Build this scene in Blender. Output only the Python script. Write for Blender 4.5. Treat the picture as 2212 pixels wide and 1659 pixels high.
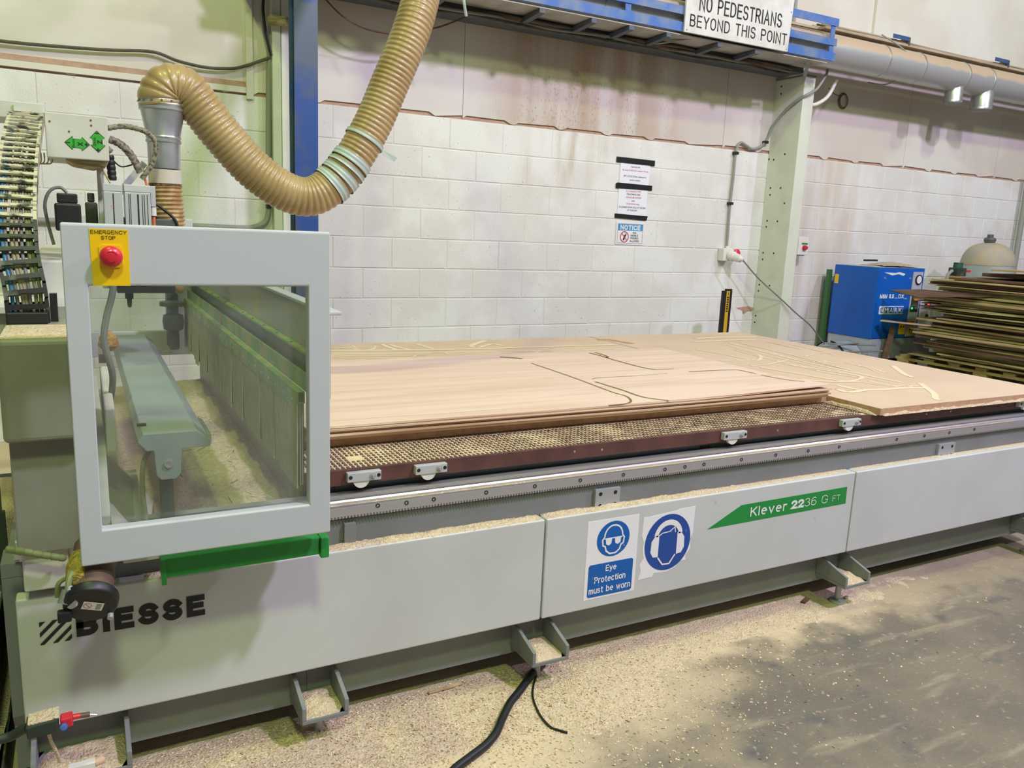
import bpy, bmesh, math, random
from mathutils import Vector, Matrix, noise
random.seed(7)
for o in list(bpy.data.objects):
    bpy.data.objects.remove(o)
S = bpy.context.scene
COL = S.collection

# ------------------------------------------------------------------ camera
W, H, F = 2212.0, 1659.0, 1731.1
YAW, PITCH, ROLL = 0.49762, 0.19187, -0.04358
ZC = 1.46
_fw = Vector((math.sin(YAW) * math.cos(PITCH), math.cos(YAW) * math.cos(PITCH), -math.sin(PITCH)))
_r = Vector((math.cos(YAW), -math.sin(YAW), 0))
_d = _fw.cross(_r)
CR = _r * math.cos(ROLL) + _d * math.sin(ROLL)
CD = _d * math.cos(ROLL) - _r * math.sin(ROLL)
CAMP = Vector((0, 0, ZC))
cam = bpy.data.cameras.new('camera')
cam.sensor_width = 36.0
cam.lens = F / W * 36.0
cam.clip_start = 0.05
camo = bpy.data.objects.new('camera', cam)
COL.objects.link(camo)
m = Matrix.Identity(4)
for i in range(3):
    m[i][0], m[i][1], m[i][2], m[i][3] = CR[i], -CD[i], -_fw[i], CAMP[i]
camo.matrix_world = m
S.camera = camo

# ------------------------------------------------------------------ light
wd = bpy.data.worlds.new('hall_ambient')
S.world = wd
wd.use_nodes = True
wd.node_tree.nodes['Background'].inputs[0].default_value = (0.92, 0.96, 1.0, 1)
wd.node_tree.nodes['Background'].inputs[1].default_value = 0.18
def lamp(name, loc, col, watt, rad=0.16):
    l = bpy.data.lights.new(name, 'POINT')
    l.energy = watt; l.color = col; l.shadow_soft_size = rad
    o = bpy.data.objects.new(name, l); COL.objects.link(o); o.location = loc
    return o
GREEN, PINK = (0.76, 1.0, 0.44), (0.96, 0.80, 1.20)
lamp('high_bay_lamp_green', (-0.06, -2.5, 5.9), GREEN, 740, 0.32)
lamp('high_bay_lamp_green', (-1.0, 1.7, 6.6), (0.80, 1.0, 0.26), 420)
lamp('high_bay_lamp_green', (4.3, 1.1, 6.0), GREEN, 210)
lamp('high_bay_lamp_green', (8.8, 1.1, 6.0), GREEN, 230)
lamp('high_bay_lamp_pink', (3.4, -1.3, 6.3), PINK, 1360, 0.25)
lamp('high_bay_lamp_pink', (8.4, -1.2, 6.3), PINK, 760)
S.view_settings.view_transform = 'Standard'
S.view_settings.look = 'None'
S.view_settings.gamma = 1.0
S.view_settings.use_curve_mapping = False
S.view_settings.exposure = -0.12

# ------------------------------------------------------------------ helpers
def P(px, py, Y=None, Z=None, X=None):
    """world point on the ray of a photo pixel, at a known wall, floor or side plane"""
    a = CR * ((px - W / 2) / F) + CD * ((py - H / 2) / F) + _fw
    if Y is not None: k = Y / a.y
    elif Z is not None: k = (Z - ZC) / a.z
    else: k = X / a.x
    return CAMP + a * k

def lin(c):
    return tuple((v / 255 / 12.92 if v / 255 <= 0.04045 else ((v / 255 + 0.055) / 1.055) ** 2.4) for v in c) + (1,)

class B:
    def __init__(s): s.v = []; s.f = []
    def box(s, x0, x1, y0, y1, z0, z1):
        n = len(s.v)
        s.v += [(x0,y0,z0),(x1,y0,z0),(x1,y1,z0),(x0,y1,z0),(x0,y0,z1),(x1,y0,z1),(x1,y1,z1),(x0,y1,z1)]
        s.f += [(n,n+3,n+2,n+1),(n+4,n+5,n+6,n+7),(n,n+1,n+5,n+4),(n+1,n+2,n+6,n+5),(n+2,n+3,n+7,n+6),(n+3,n,n+4,n+7)]
        return s
    def bar(s, p, q, w, h, up=(0,0,1)):
        p, q = Vector(p), Vector(q); d = (q - p).normalized()
        sd = d.cross(Vector(up))
        if sd.length < 1e-4: sd = d.cross(Vector((0,1,0)))
        sd.normalize(); u = sd.cross(d)
        n = len(s.v)
        for e in (p, q):
            for a, b in ((-1,-1),(1,-1),(1,1),(-1,1)):
                s.v.append(tuple(e + sd * (a * w / 2) + u * (b * h / 2)))
        s.f += [(n,n+1,n+2,n+3),(n+7,n+6,n+5,n+4)] + [(n+i, n+4+i, n+4+(i+1)%4, n+(i+1)%4) for i in range(4)]
        return s
    def tube(s, pts, r, n=10, rf=None, caps=True):
        pts = [Vector(p) for p in pts]
        t = (pts[1] - pts[0]).normalized()
        a = t.cross(Vector((0,0,1)))
        if a.length < 1e-3: a = t.cross(Vector((1,0,0)))
        a.normalize()
        base = len(s.v)
        for i, p in enumerate(pts):
            t = (pts[min(i+1, len(pts)-1)] - pts[max(i-1, 0)])
            if t.length > 0: t.normalize()
            a = (a - t * a.dot(t)).normalized(); b = t.cross(a)
            rr = rf(i) if rf else r
            for k in range(n):
                an = 2 * math.pi * k / n
                s.v.append(tuple(p + (a * math.cos(an) + b * math.sin(an)) * rr))
        for i in range(len(pts) - 1):
            for k in range(n):
                k2 = (k + 1) % n
                s.f.append((base+i*n+k, base+i*n+k2, base+(i+1)*n+k2, base+(i+1)*n+k))
        if caps:
            s.f.append(tuple(base + k for k in range(n))[::-1])
            e = base + (len(pts) - 1) * n
            s.f.append(tuple(e + k for k in range(n)))
        return s
    def lathe(s, o, ax, prof, n=24):
        """prof: (distance along axis, radius)"""
        o, ax = Vector(o), Vector(ax).normalized()
        a = ax.cross(Vector((0,0,1)))
        if a.length < 1e-3: a = Vector((1,0,0))
        a.normalize(); b = ax.cross(a); base = len(s.v)
        for t, r in prof:
            for k in range(n):
                an = 2 * math.pi * k / n
                s.v.append(tuple(o + ax * t + (a * math.cos(an) + b * math.sin(an)) * r))
        for i in range(len(prof) - 1):
            for k in range(n):
                k2 = (k + 1) % n
                s.f.append((base+i*n+k, base+i*n+k2, base+(i+1)*n+k2, base+(i+1)*n+k))
        s.f.append(tuple(base + k for k in range(n))[::-1])
        e = base + (len(prof) - 1) * n
        s.f.append(tuple(e + k for k in range(n)))
        return s
    def prism(s, poly, fn, d0, d1):
        n = len(s.v); k = len(poly)
        s.v += [tuple(fn(u, v, d0)) for u, v in poly] + [tuple(fn(u, v, d1)) for u, v in poly]
        s.f.append(tuple(range(n, n+k))); s.f.append(tuple(range(n+2*k-1, n+k-1, -1)))
        s.f += [(n+i, n+k+i, n+k+(i+1)%k, n+(i+1)%k) for i in range(k)]
        return s
    def flat(s, poly, fn):
        n = len(s.v); s.v += [tuple(fn(u, v)) for u, v in poly]; s.f.append(tuple(range(n, n+len(poly)))); return s
    def ring(s, out, inn, fn, d0, d1):
        """frame of equal-length outer and inner outline"""
        n = len(s.v); k = len(out)
        for d in (d0, d1):
            s.v += [tuple(fn(u, v, d)) for u, v in out] + [tuple(fn(u, v, d)) for u, v in inn]
        for i in range(k):
            j = (i + 1) % k
            s.f += [(n+i, n+j, n+k+j, n+k+i), (n+2*k+j, n+2*k+i, n+3*k+i, n+3*k+j),
                    (n+j, n+i, n+2*k+i, n+2*k+j), (n+k+i, n+k+j, n+3*k+j, n+3*k+i)]
        return s
    def ribbon(s, pts, w, z):
        """flat strip on a level surface along 2D points (x, y)"""
        n = len(s.v); pts = [Vector((p[0], p[1])) for p in pts]
        for i, p in enumerate(pts):
            t = (pts[min(i+1, len(pts)-1)] - pts[max(i-1, 0)])
            t = t.normalized() if t.length > 0 else Vector((1, 0))
            e = Vector((-t.y, t.x)) * w / 2
            s.v += [(p.x+e.x, p.y+e.y, z), (p.x-e.x, p.y-e.y, z)]
        s.f += [(n+2*i+1, n+2*i+3, n+2*i+2, n+2*i) for i in range(len(pts)-1)]
        return s
    def grid(s, nx, ny, fn):
        n = len(s.v)
        for j in range(ny + 1):
            for i in range(nx + 1): s.v.append(tuple(fn(i / nx, j / ny)))
        for j in range(ny):
            for i in range(nx):
                q = n + j * (nx + 1) + i
                s.f.append((q, q+1, q+nx+2, q+nx+1))
        return s

def smooth(pts, n=8):
    pts = [Vector(p) for p in pts]; out = []
    for i in range(len(pts) - 1):
        p0, p1, p2, p3 = pts[max(i-1,0)], pts[i], pts[i+1], pts[min(i+2, len(pts)-1)]
        for k in range(n):
            t = k / n
            out.append(0.5 * ((2*p1) + (p2-p0)*t + (2*p0-5*p1+4*p2-p3)*t*t + (3*p1-p0-3*p2+p3)*t**3))
    out.append(pts[-1]); return out

def resample(pts, step):
    out = [pts[0]]; acc = 0
    for a, b in zip(pts, pts[1:]):
        L = (b - a).length; d = step - acc
        while d <= L and L > 0:
            out.append(a + (b - a) * (d / L)); d += step
        acc = L - (d - step)
    return out

def link(o, parent=None):
    COL.objects.link(o)
    if parent is not None:
        o.parent = parent
        o.matrix_parent_inverse = wm(parent).inverted()
    return o
def wm(o):
    if o.parent is None: return o.matrix_basis.copy()
    return wm(o.parent) @ o.matrix_parent_inverse @ o.matrix_basis

def tag(o, label=None, cat=None, group=None, kind=None):
    if label: o['label'] = label
    if cat: o['category'] = cat
    if group: o['group'] = group
    if kind: o['kind'] = kind
    return o

def obj(name, b, mat, parent=None, sm=False, bev=0, label=None, seg=2, fix=True, ang=0.7):
    xs = [v[0] for v in b.v]; ys = [v[1] for v in b.v]; zs = [v[2] for v in b.v]
    c = Vector(((min(xs)+max(xs))/2, (min(ys)+max(ys))/2, min(zs)))
    me = bpy.data.meshes.new(name)
    me.from_pydata([(v[0]-c.x, v[1]-c.y, v[2]-c.z) for v in b.v], [], b.f)
    if fix:
        bm = bmesh.new(); bm.from_mesh(me); bmesh.ops.recalc_face_normals(bm, faces=bm.faces); bm.to_mesh(me); bm.free()
    me.update()
    me.materials.append(mat)
    if sm:
        me.polygons.foreach_set('use_smooth', [True] * len(me.polygons))
        me.set_sharp_from_angle(angle=ang)
    o = bpy.data.objects.new(name, me); o.location = c
    link(o, parent)
    if bev:
        md = o.modifiers.new('bevel', 'BEVEL'); md.width = bev; md.segments = seg; md.limit_method = 'ANGLE'; md.angle_limit = 0.6
        md.harden_normals = False
    if label: o['label'] = label
    return o

def inst(name, me, mw, parent=None, label=None):
    o = bpy.data.objects.new(name, me); o.matrix_basis = mw; link(o, parent)
    if label: o['label'] = label
    return o

def thing(name, label, cat, loc, group=None):
    o = bpy.data.objects.new(name, None); o.location = loc; o.empty_display_size = 0.1
    COL.objects.link(o)
    return tag(o, label, cat, group)

def text(name, s, mat, parent, x0, x1, z0, z1, Y, bold=0.0, fn=None, shear=0.0, sp=1.0):
    """flat lettering fitted into a rectangle on an upright plane (or through fn(u, v))"""
    cu = bpy.data.curves.new(name, 'FONT'); cu.body = s; cu.size = 1; cu.offset = bold; cu.resolution_u = 2
    cu.shear = shear; cu.space_character = sp; cu.align_x = 'CENTER'
    t = bpy.data.objects.new('tmp_text', cu); COL.objects.link(t)
    bpy.context.view_layer.update()
    me = bpy.data.meshes.new_from_object(t.evaluated_get(bpy.context.evaluated_depsgraph_get()))
    COL.objects.unlink(t); bpy.data.objects.remove(t)
    xs = [v.co.x for v in me.vertices]; ys = [v.co.y for v in me.vertices]
    a, b_, c, d = min(xs), max(xs), min(ys), max(ys)
    bb = B()
    for v in me.vertices:
        u = x0 + (v.co.x - a) / (b_ - a) * (x1 - x0); w = z0 + (v.co.y - c) / (d - c) * (z1 - z0)
        bb.v.append(tuple(fn(u, w)) if fn else (u, Y, w))
    bb.f = [tuple(p.vertices) for p in me.polygons]
    bpy.data.meshes.remove(me)
    return obj(name, bb, mat, parent, fix=False)

def arc(cx, cz, rx, rz, a0, a1, n=24): return [(cx + rx*math.cos(math.radians(a0+(a1-a0)*i/n)), cz + rz*math.sin(math.radians(a0+(a1-a0)*i/n))) for i in range(n+1)]
def stroke(b, pts, w, fn):
    """mitred strip along a 2D line"""
    pts = [p for i, p in enumerate(pts) if i == 0 or abs(p[0]-pts[i-1][0]) + abs(p[1]-pts[i-1][1]) > 1e-7]
    closed = len(pts) > 3 and abs(pts[0][0]-pts[-1][0]) + abs(pts[0][1]-pts[-1][1]) < 1e-6
    V = [Vector(p) for p in pts]; n = len(b.v); m_ = len(V)
    for i, p in enumerate(V):
        a = V[i] - V[i-1] if i else (V[-1] - V[-2] if closed else V[1] - V[0])
        c = V[i+1] - V[i] if i < m_-1 else (V[1] - V[0] if closed else V[-1] - V[-2])
        a = a.normalized(); c = c.normalized()
        na, nc = Vector((-a.y, a.x)), Vector((-c.y, c.x)); q = na + nc
        if q.length < .2: q = na.copy()
        q.normalize(); L_ = w/2 / max(.38, q.dot(na)); e = Vector((0, 0))
        if not closed and i == 0: e = -a * 0
        b.v += [tuple(fn(p.x + q.x*L_, p.y + q.y*L_)), tuple(fn(p.x - q.x*L_, p.y - q.y*L_))]
    b.f += [(n+2*i+1, n+2*i+3, n+2*i+2, n+2*i) for i in range(m_-1)]
    return b


# ------------------------------------------------------------------ plain stroke lettering
def _a(cx, cz, rx, rz, a0, a1, n=9): return [(cx + rx*math.cos(math.radians(a0+(a1-a0)*i/n)), cz + rz*math.sin(math.radians(a0+(a1-a0)*i/n))) for i in range(n+1)]
_o = _a(.33,.62,.33,.38,0,180) + _a(.33,.38,.33,.38,180,360); _o.append(_o[0])
_lo = _a(.29,.36,.29,.36,0,360,18)
G_ = {'A':(.72,[[(0,0),(.36,1),(.72,0)],[(.13,.34),(.59,.34)]]),
 'B':(.62,[[(0,0),(0,1),(.34,1)]+_a(.34,.76,.24,.24,80,-90)+[(0,.52)],[(.36,.52)]+_a(.36,.26,.26,.26,80,-90)+[(0,0)]]),
 'C':(.66,[_a(.34,.64,.34,.36,25,180)+_a(.34,.36,.34,.36,180,335)]),
 'D':(.66,[[(0,0),(0,1),(.26,1)]+_a(.26,.6,.40,.40,80,0)+_a(.26,.4,.40,.40,0,-90)+[(0,0)]]),
 'E':(.56,[[(.56,1),(0,1),(0,0),(.56,0)],[(0,.52),(.5,.52)]]), 'F':(.54,[[(.54,1),(0,1),(0,0)],[(0,.5),(.46,.5)]]),
 'G':(.68,[_a(.34,.64,.34,.36,25,180)+_a(.34,.36,.34,.36,180,330)+[(.68,.46),(.42,.46)]]),
 'H':(.62,[[(0,0),(0,1)],[(.62,0),(.62,1)],[(0,.52),(.62,.52)]]), 'I':(.0,[[(0,0),(0,1)]]),
 'K':(.62,[[(0,0),(0,1)],[(.6,1),(0,.4)],[(.22,.6),(.62,0)]]), 'L':(.52,[[(0,1),(0,0),(.52,0)]]),
 'M':(.76,[[(0,0),(0,1),(.38,.1),(.76,1),(.76,0)]]), 'N':(.64,[[(0,0),(0,1),(.64,0),(.64,1)]]), 'O':(.66,[_o]),
 'P':(.60,[[(0,0),(0,1),(.33,1)]+_a(.33,.74,.27,.26,80,-90)+[(0,.48)]]),
 'R':(.62,[[(0,0),(0,1),(.34,1)]+_a(.34,.75,.25,.25,80,-90)+[(0,.5)],[(.32,.5),(.62,0)]]),
 'S':(.60,[_a(.30,.75,.28,.25,20,180,7)+_a(.30,.75,.28,.25,180,265,4)+_a(.30,.26,.30,.26,85,-20,6)+_a(.30,.26,.30,.26,-20,-160,8)]),
 'T':(.60,[[(0,1),(.6,1)],[(.3,1),(.3,0)]]), 'U':(.62,[[(0,1),(0,.32)]+_a(.31,.31,.31,.31,180,360)+[(.62,1)]]), 'V':(.66,[[(0,1),(.33,0),(.66,1)]]),
 'W':(.94,[[(0,1),(.22,0),(.47,.95),(.72,0),(.94,1)]]), 'X':(.6,[[(0,0),(.6,1)],[(0,1),(.6,0)]]), 'Y':(.64,[[(0,1),(.32,.46),(.64,1)],[(.32,.46),(.32,0)]]), 'Z':(.58,[[(0,1),(.58,1),(0,0),(.58,0)]]),
 '2':(.56,[_a(.28,.72,.27,.28,170,-20,9)+[(.02,.0),(.56,0)]]), '3':(.56,[_a(.27,.76,.25,.24,160,-85,8)+_a(.27,.26,.29,.26,85,-160,9)]),
 '6':(.58,[_a(.32,.62,.30,.38,50,180,6)+[(.02,.34)],_a(.29,.31,.28,.31,0,360,16)]), '5':(.56,[[(.52,1),(.08,1),(.04,.55)]+_a(.27,.32,.29,.31,120,-150,10)]), '.':(.02,[[(0,0),(.02,0)]]),
 'e':(.56,[[(.12,.40),(.46,.40)],_a(.29,.36,.28,.36,8,290,14)]), 'l':(0,[[(0,0),(0,1)]]), 'v':(.54,[[(0,.72),(.27,0),(.54,.72)]]), 'r':(.32,[[(0,0),(0,.72)],_a(.24,.44,.24,.28,180,70,5)]),
 'y':(.54,[[(0,.72),(.28,.02)],[(.54,.72),(.22,-.2),(.06,-.26)]]), 'o':(.58,[_lo]), 't':(.34,[[(.15,.94),(.15,.14),(.2,.02),(.34,0)],[(0,.72),(.33,.72)]]), 'c':(.52,[_a(.29,.36,.28,.36,45,315,12)]),
 'i':(0,[[(0,0),(0,.72)],[(0,.94),(0,.98)]]), 'n':(.5,[[(0,0),(0,.72)],_a(.25,.44,.25,.28,180,0,8)+[(.5,0)]]), 'm':(.84,[[(0,0),(0,.72)],_a(.21,.48,.21,.24,180,0,7)+[(.42,0)],_a(.63,.48,.21,.24,180,0,7)+[(.84,0)]]),
 'u':(.5,[[(0,.72),(0,.26)]+_a(.25,.26,.25,.26,180,360,8),[(.5,.72),(.5,0)]]), 's':(.46,[_a(.23,.54,.21,.18,25,265,9)+_a(.23,.18,.23,.18,85,-155,9)]), 'b':(.58,[[(0,0),(0,1)],_lo]), 'w':(.78,[[(0,.72),(.19,0),(.39,.68),(.59,0),(.78,.72)]]), ' ':(.3,[])}
def stext(s, mat_, parent, x0, x1, z0, z1, Y, t=.16, gap=.30):
    """uniform-stroke letters between baseline z0 and cap height z1, fitted to x0..x1"""
    h = z1 - z0; tw = t * h
    tot = sum(G_[c][0] for c in s) + gap * (len(s) - 1)
    k = (x1 - x0 - tw) / tot; x = x0 + tw/2; b = B(); sk_ = 0
    for c in s:
        w, ls = G_[c]
        for l in ls:
            pts = [(x + u*k, z0 + tw/2 + v*(h - tw)) for u, v in l]
            # square ends reach half a stroke further, as on cut vinyl letters
            if len(pts) > 1 and pts[0] != pts[-1]:
                for e0, e1, at in ((0, 1, 0), (-1, -2, -1)):
                    d = Vector(pts[e0]) - Vector(pts[e1])
                    if d.length > 1e-9:
                        d = d.normalized() * tw/2; pts[at] = (pts[at][0] + d.x, pts[at][1] + d.y)
            sk_ += 1; stroke(b, pts, tw, lambda u, v, q=sk_ % 3: (u, Y - .00025*q, v))
        x += (w + gap) * k
    return obj('lettering', b, mat_, parent, fix=False)

# ------------------------------------------------------------------ materials
MATS = {}
def mat(name, c, rough=0.5, metal=0.0, c2=None, scale=6.0, lo=0.4, hi=0.65, bump=0.0, bscale=60.0, stretch=(1,1,1), c3=None, s3=30.0, t3=0.62, coat=0.0, emit=0.0, detail=5.0):
    mt = bpy.data.materials.new(name); mt.use_nodes = True
    nt = mt.node_tree; bs = nt.nodes['Principled BSDF']
    bs.inputs['Roughness'].default_value = rough; bs.inputs['Metallic'].default_value = metal
    bs.inputs['Coat Weight'].default_value = coat
    col = lin(c)
    bs.inputs['Base Color'].default_value = col
    geo = None
    def coords():
        g = nt.nodes.new('ShaderNodeNewGeometry'); mp = nt.nodes.new('ShaderNodeMapping')
        mp.inputs['Scale'].default_value = stretch
        nt.links.new(g.outputs['Position'], mp.inputs['Vector']); return mp.outputs['Vector']
    def mask(sc, a, b_):
        n = nt.nodes.new('ShaderNodeTexNoise'); n.inputs['Scale'].default_value = sc; n.inputs['Detail'].default_value = detail
        nt.links.new(co, n.inputs['Vector'])
        r = nt.nodes.new('ShaderNodeMapRange'); r.inputs['From Min'].default_value = a; r.inputs['From Max'].default_value = b_
        nt.links.new(n.outputs['Fac'], r.inputs['Value']); return r.outputs['Result']
    if c2 or c3 or bump: co = coords()
    last = None
    for cc, sc, a, b_ in ((c2, scale, lo, hi), (c3, s3, t3, t3 + 0.08)):
        if not cc: continue
        mx = nt.nodes.new('ShaderNodeMix'); mx.data_type = 'RGBA'
        if last: nt.links.new(last, mx.inputs[6])
        else: mx.inputs[6].default_value = col
        mx.inputs[7].default_value = lin(cc)
        nt.links.new(mask(sc, a, b_), mx.inputs[0]); last = mx.outputs[2]
    if last: nt.links.new(last, bs.inputs['Base Color'])
    if bump:
        n = nt.nodes.new('ShaderNodeTexNoise'); n.inputs['Scale'].default_value = bscale; n.inputs['Detail'].default_value = 4
        nt.links.new(co, n.inputs['Vector'])
        bp = nt.nodes.new('ShaderNodeBump'); bp.inputs['Strength'].default_value = min(1, bump); bp.inputs['Distance'].default_value = 0.01
        nt.links.new(n.outputs['Fac'], bp.inputs['Height']); nt.links.new(bp.outputs['Normal'], bs.inputs['Normal'])
    if emit:
        bs.inputs['Emission Color'].default_value = col; bs.inputs['Emission Strength'].default_value = emit
    MATS[name] = mt
    return mt

white_wall = mat('painted_block', (226,227,222), 0.75, c2=(216,214,208), scale=2.5, bump=0.25, bscale=90, c3=(186,172,158), s3=9, t3=0.70)
mortar = mat('painted_mortar', (220,219,212), 0.85, bump=0.2, bscale=120)
upper_wall = mat('painted_board', (222,222,212), 0.6, c2=(212,206,192), scale=1.2)
brown_gap = mat('bare_edge', (190,158,138), 0.9, c2=(176,142,122), scale=20)
panel_grey = mat('light_grey_enamel', (198,201,199), 0.42, c2=(192,194,191), scale=3, c3=(160,157,150), s3=14, t3=0.74)
hood_grey = mat('hood_enamel', (190,194,196), 0.45, bump=0.04, bscale=500)
body_grey = mat('dark_grey_enamel', (126,130,131), 0.45, c2=(118,121,120), scale=4, c3=(150,146,136), s3=60, t3=0.72)
deep_grey = mat('deep_grey_steel', (84,90,88), 0.5)  # plain dark grey, the own tone of these steel parts
leg_dark = mat('leg_dark', (142,143,126), 0.5, c2=(132,130,114), scale=4)  # leg covers in a darker tone than the gantry's cream
cream = mat('cream_enamel', (206,208,196), 0.5, c2=(196,192,176), scale=4)
green_paint = mat('green_enamel', (38,140,58), 0.4)
green_dusty = mat('green_dusty_steel', (108,160,98), 0.6, c2=(168,172,110), scale=14, lo=.4, hi=.6)
dust = mat('sawdust', (222,204,174), 0.95, c2=(204,180,146), scale=60, lo=.35, hi=.7, bump=1.0, bscale=150, c3=(232,218,190), s3=160, t3=.58)
dust_flat = mat('fine_sawdust', (224,206,170), 0.95, c2=(212,190,152), scale=30, bump=0.3, bscale=200)
chip_m = mat('wood_chip', (226,208,174), 0.9, c2=(196,170,130), scale=90)
steel = mat('machined_steel', (208,208,212), 0.28, 0.75)
steel_s = mat('satin_aluminium', (176,178,182), 0.42, 0.35)
alu = mat('aluminium_profile', (200,203,204), 0.38, 0.3)
galv = mat('galvanised_duct', (196,200,200), 0.35, 0.75, c2=(168,172,170), scale=9)
def dusty_duct():
    mt = mat('dusty_duct', (190,190,190), 0.4, 0.5); nt = mt.node_tree; N = nt.nodes; L = nt.links; bs = N['Principled BSDF']
    g = N.new('ShaderNodeNewGeometry'); sp = N.new('ShaderNodeSeparateXYZ'); L.new(g.outputs['Normal'], sp.inputs[0])
    n = N.new('ShaderNodeTexNoise'); n.inputs['Scale'].default_value = 7; L.new(g.outputs['Position'], n.inputs['Vector'])
    a = N.new('ShaderNodeMath'); a.operation = 'MULTIPLY_ADD'; L.new(n.outputs['Fac'], a.inputs[0]); a.inputs[1].default_value = .5; L.new(sp.outputs[2], a.inputs[2])
    r = N.new('ShaderNodeMapRange'); r.inputs[1].default_value = .34; r.inputs[2].default_value = .52; L.new(a.outputs[0], r.inputs[0])
    mx = N.new('ShaderNodeMix'); mx.data_type = 'RGBA'; mx.inputs[6].default_value = lin((192,193,194)); mx.inputs[7].default_value = lin((196,174,146)); L.new(r.outputs[0], mx.inputs[0]); L.new(mx.outputs[2], bs.inputs['Base Color'])
    m2 = N.new('ShaderNodeMapRange'); m2.inputs[3].default_value = .5; m2.inputs[4].default_value = 0; L.new(r.outputs[0], m2.inputs[0]); L.new(m2.outputs[0], bs.inputs['Metallic'])
    return mt
galv_d = dusty_duct()
phen = mat('phenolic_brown', (98,62,56), 0.5, c2=(80,52,48), scale=12)
phen_pad = mat('phenolic_pad', (96,74,68), 0.6, c2=(120,98,82), scale=30)
white_plastic = mat('white_plastic', (226,224,216), 0.4, coat=.1)
black = mat('black_plastic', (28,29,30), 0.5)
black_rub = mat('black_rubber', (22,24,28), 0.45)
blk_ink = mat('black_ink', (24,24,24), 0.6)
red_pl = mat('red_plastic', (208,34,56), 0.35, coat=.3)
red_ink = mat('red_ink', (190,60,80), 0.7)
yellow = mat('yellow_label', (238,196,12), 0.4)
blue_sign = mat('blue_print', (14,92,172), 0.4, c3=(150,180,210), s3=55, t3=0.68)
blue_sign2 = mat('navy_print', (34,74,152), 0.4, c3=(150,170,205), s3=45, t3=0.66)
white_sign = mat('white_print', (232,231,234), 0.4)
sign_board = mat('sign_board_white', (214,214,208), 0.5, c2=(200,198,190), scale=8)
paper = mat('paper', (232,234,242), 0.8)
tape_blk = mat('black_tape', (30,31,30), 0.35)
tape_gr = mat('grey_green_tape', (176,192,184), 0.4)
green_dec = mat('green_decal', (28,138,60), 0.4)
lite_ink = mat('pale_ink', (222,230,222), 0.5)
cyan_p = mat('cyan_print', (62,150,200), 0.45)
blue_st = mat('blue_steel', (42,76,146), 0.4, c2=(78,92,112), scale=4.5, lo=.38, hi=.56)
blue_rail = mat('blue_rail_paint', (62,106,178), 0.5, c2=(112,128,156), scale=5, lo=.42, hi=.58)
dark_beam = mat('dark_blue_beam', (66,78,96), 0.5, c2=(80,82,84), scale=6)
pier_m = mat('pier_paint', (214,220,202), 0.6, c2=(206,208,194), scale=4, bump=.1, bscale=60)
hose_m = mat('ribbed_hose', (176,152,106), 0.34, c2=(158,132,86), scale=7, coat=.2)
hose_d = mat('dusty_hose', (158,122,74), 0.4, c2=(196,168,120), scale=30)
mdf = mat('mdf', (213,189,164), 0.8, c2=(207,182,156), scale=3, c3=(199,172,142), s3=40, t3=.66)
mdf_edge = mat('mdf_edge', (192,156,126), 0.85, c2=(176,140,110), scale=30)
ply = mat('plywood_face', (226,201,184), 0.7, c2=(214,184,164), scale=3, stretch=(0.5,7,1), lo=.4, hi=.7, c3=(196,158,130), s3=5, t3=.66)
ply_edge = mat('plywood_edge', (234,210,182), 0.8, c2=(186,150,120), scale=3, stretch=(.4,1,90), lo=.42, hi=.56)
slot_m = mat('routed_slot', (122,112,66), 0.9)
groove_m = mat('groove_dust', (229,212,176), 0.95)
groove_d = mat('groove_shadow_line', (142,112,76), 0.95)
brist = mat('brush_bristle', (176,178,150), 0.8, c2=(150,154,122), scale=20, stretch=(1,8,1))
brist_d = mat('brush_bristle_dark', (70,76,54), 0.85)
bar_grey = mat('blue_grey_cover', (150,164,164), 0.4, c2=(140,152,148), scale=6)
comp_blue = mat('compressor_blue', (16,96,196), 0.35, c2=(14,88,184), scale=3)
comp_grey = mat('compressor_grey', (176,182,196), 0.45)
tank_m = mat('tank_grey', (170,182,176), 0.35, c2=(158,166,158), scale=4)
tank_dust = mat('tank_dusty_top', (180,166,138), 0.7, c2=(160,160,150), scale=6)
woodA = mat('offcut_tan', (200,180,134), 0.8, c2=(160,136,92), scale=6, stretch=(3,.6,20))
woodB = mat('offcut_olive', (176,168,112), 0.85, c2=(136,122,80), scale=6, stretch=(3,.6,20))
woodC = mat('offcut_brown', (112,84,64), 0.8, c2=(84,62,50), scale=5, stretch=(3,.6,20))
woodD = mat('offcut_dark', (64,52,44), 0.85, c2=(90,74,58), scale=5)
woodP = mat('offcut_pink', (206,172,150), 0.8)
pallet_m = mat('pallet_wood', (176,160,106), 0.85, c2=(142,122,78), scale=8, stretch=(3,.8,3))
conduit_m = mat('grey_conduit', (146,150,140), 0.5)
cable_d = mat('dark_cable', (66,68,58), 0.6, c2=(96,84,66), scale=15)
wire_gy = mat('grey_cable', (120,122,116), 0.5)
olive_d = mat('dark_olive_housing', (44,54,44), 0.6, c2=(92,96,58), scale=12, lo=.5, hi=.7)
motor_br = mat('motor_brown', (84,70,64), 0.5, c2=(110,84,70), scale=18)
rust_m = mat('rusty_bracket', (124,126,126), 0.55, c2=(132,108,90), scale=12, lo=.58, hi=.72)
beige_led = mat('dusty_ledge', (184,168,146), 0.9, c2=(158,142,120), scale=8, stretch=(.3,1,6), bump=.4, bscale=40)
dark_gap = mat('dark_recess', (52,44,36), 0.9)
green_led = mat('green_led', (20,220,110), 0.4, emit=3)
red_led = mat('red_led', (255,40,50), 0.4, emit=3)
chain_top = mat('dusty_chain', (196,190,160), 0.7, c2=(60,62,54), scale=30, lo=.5, hi=.62)
chain_blk = mat('black_chain', (40,42,42), 0.5, c2=(110,110,96), scale=26, lo=.55, hi=.7)
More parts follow.
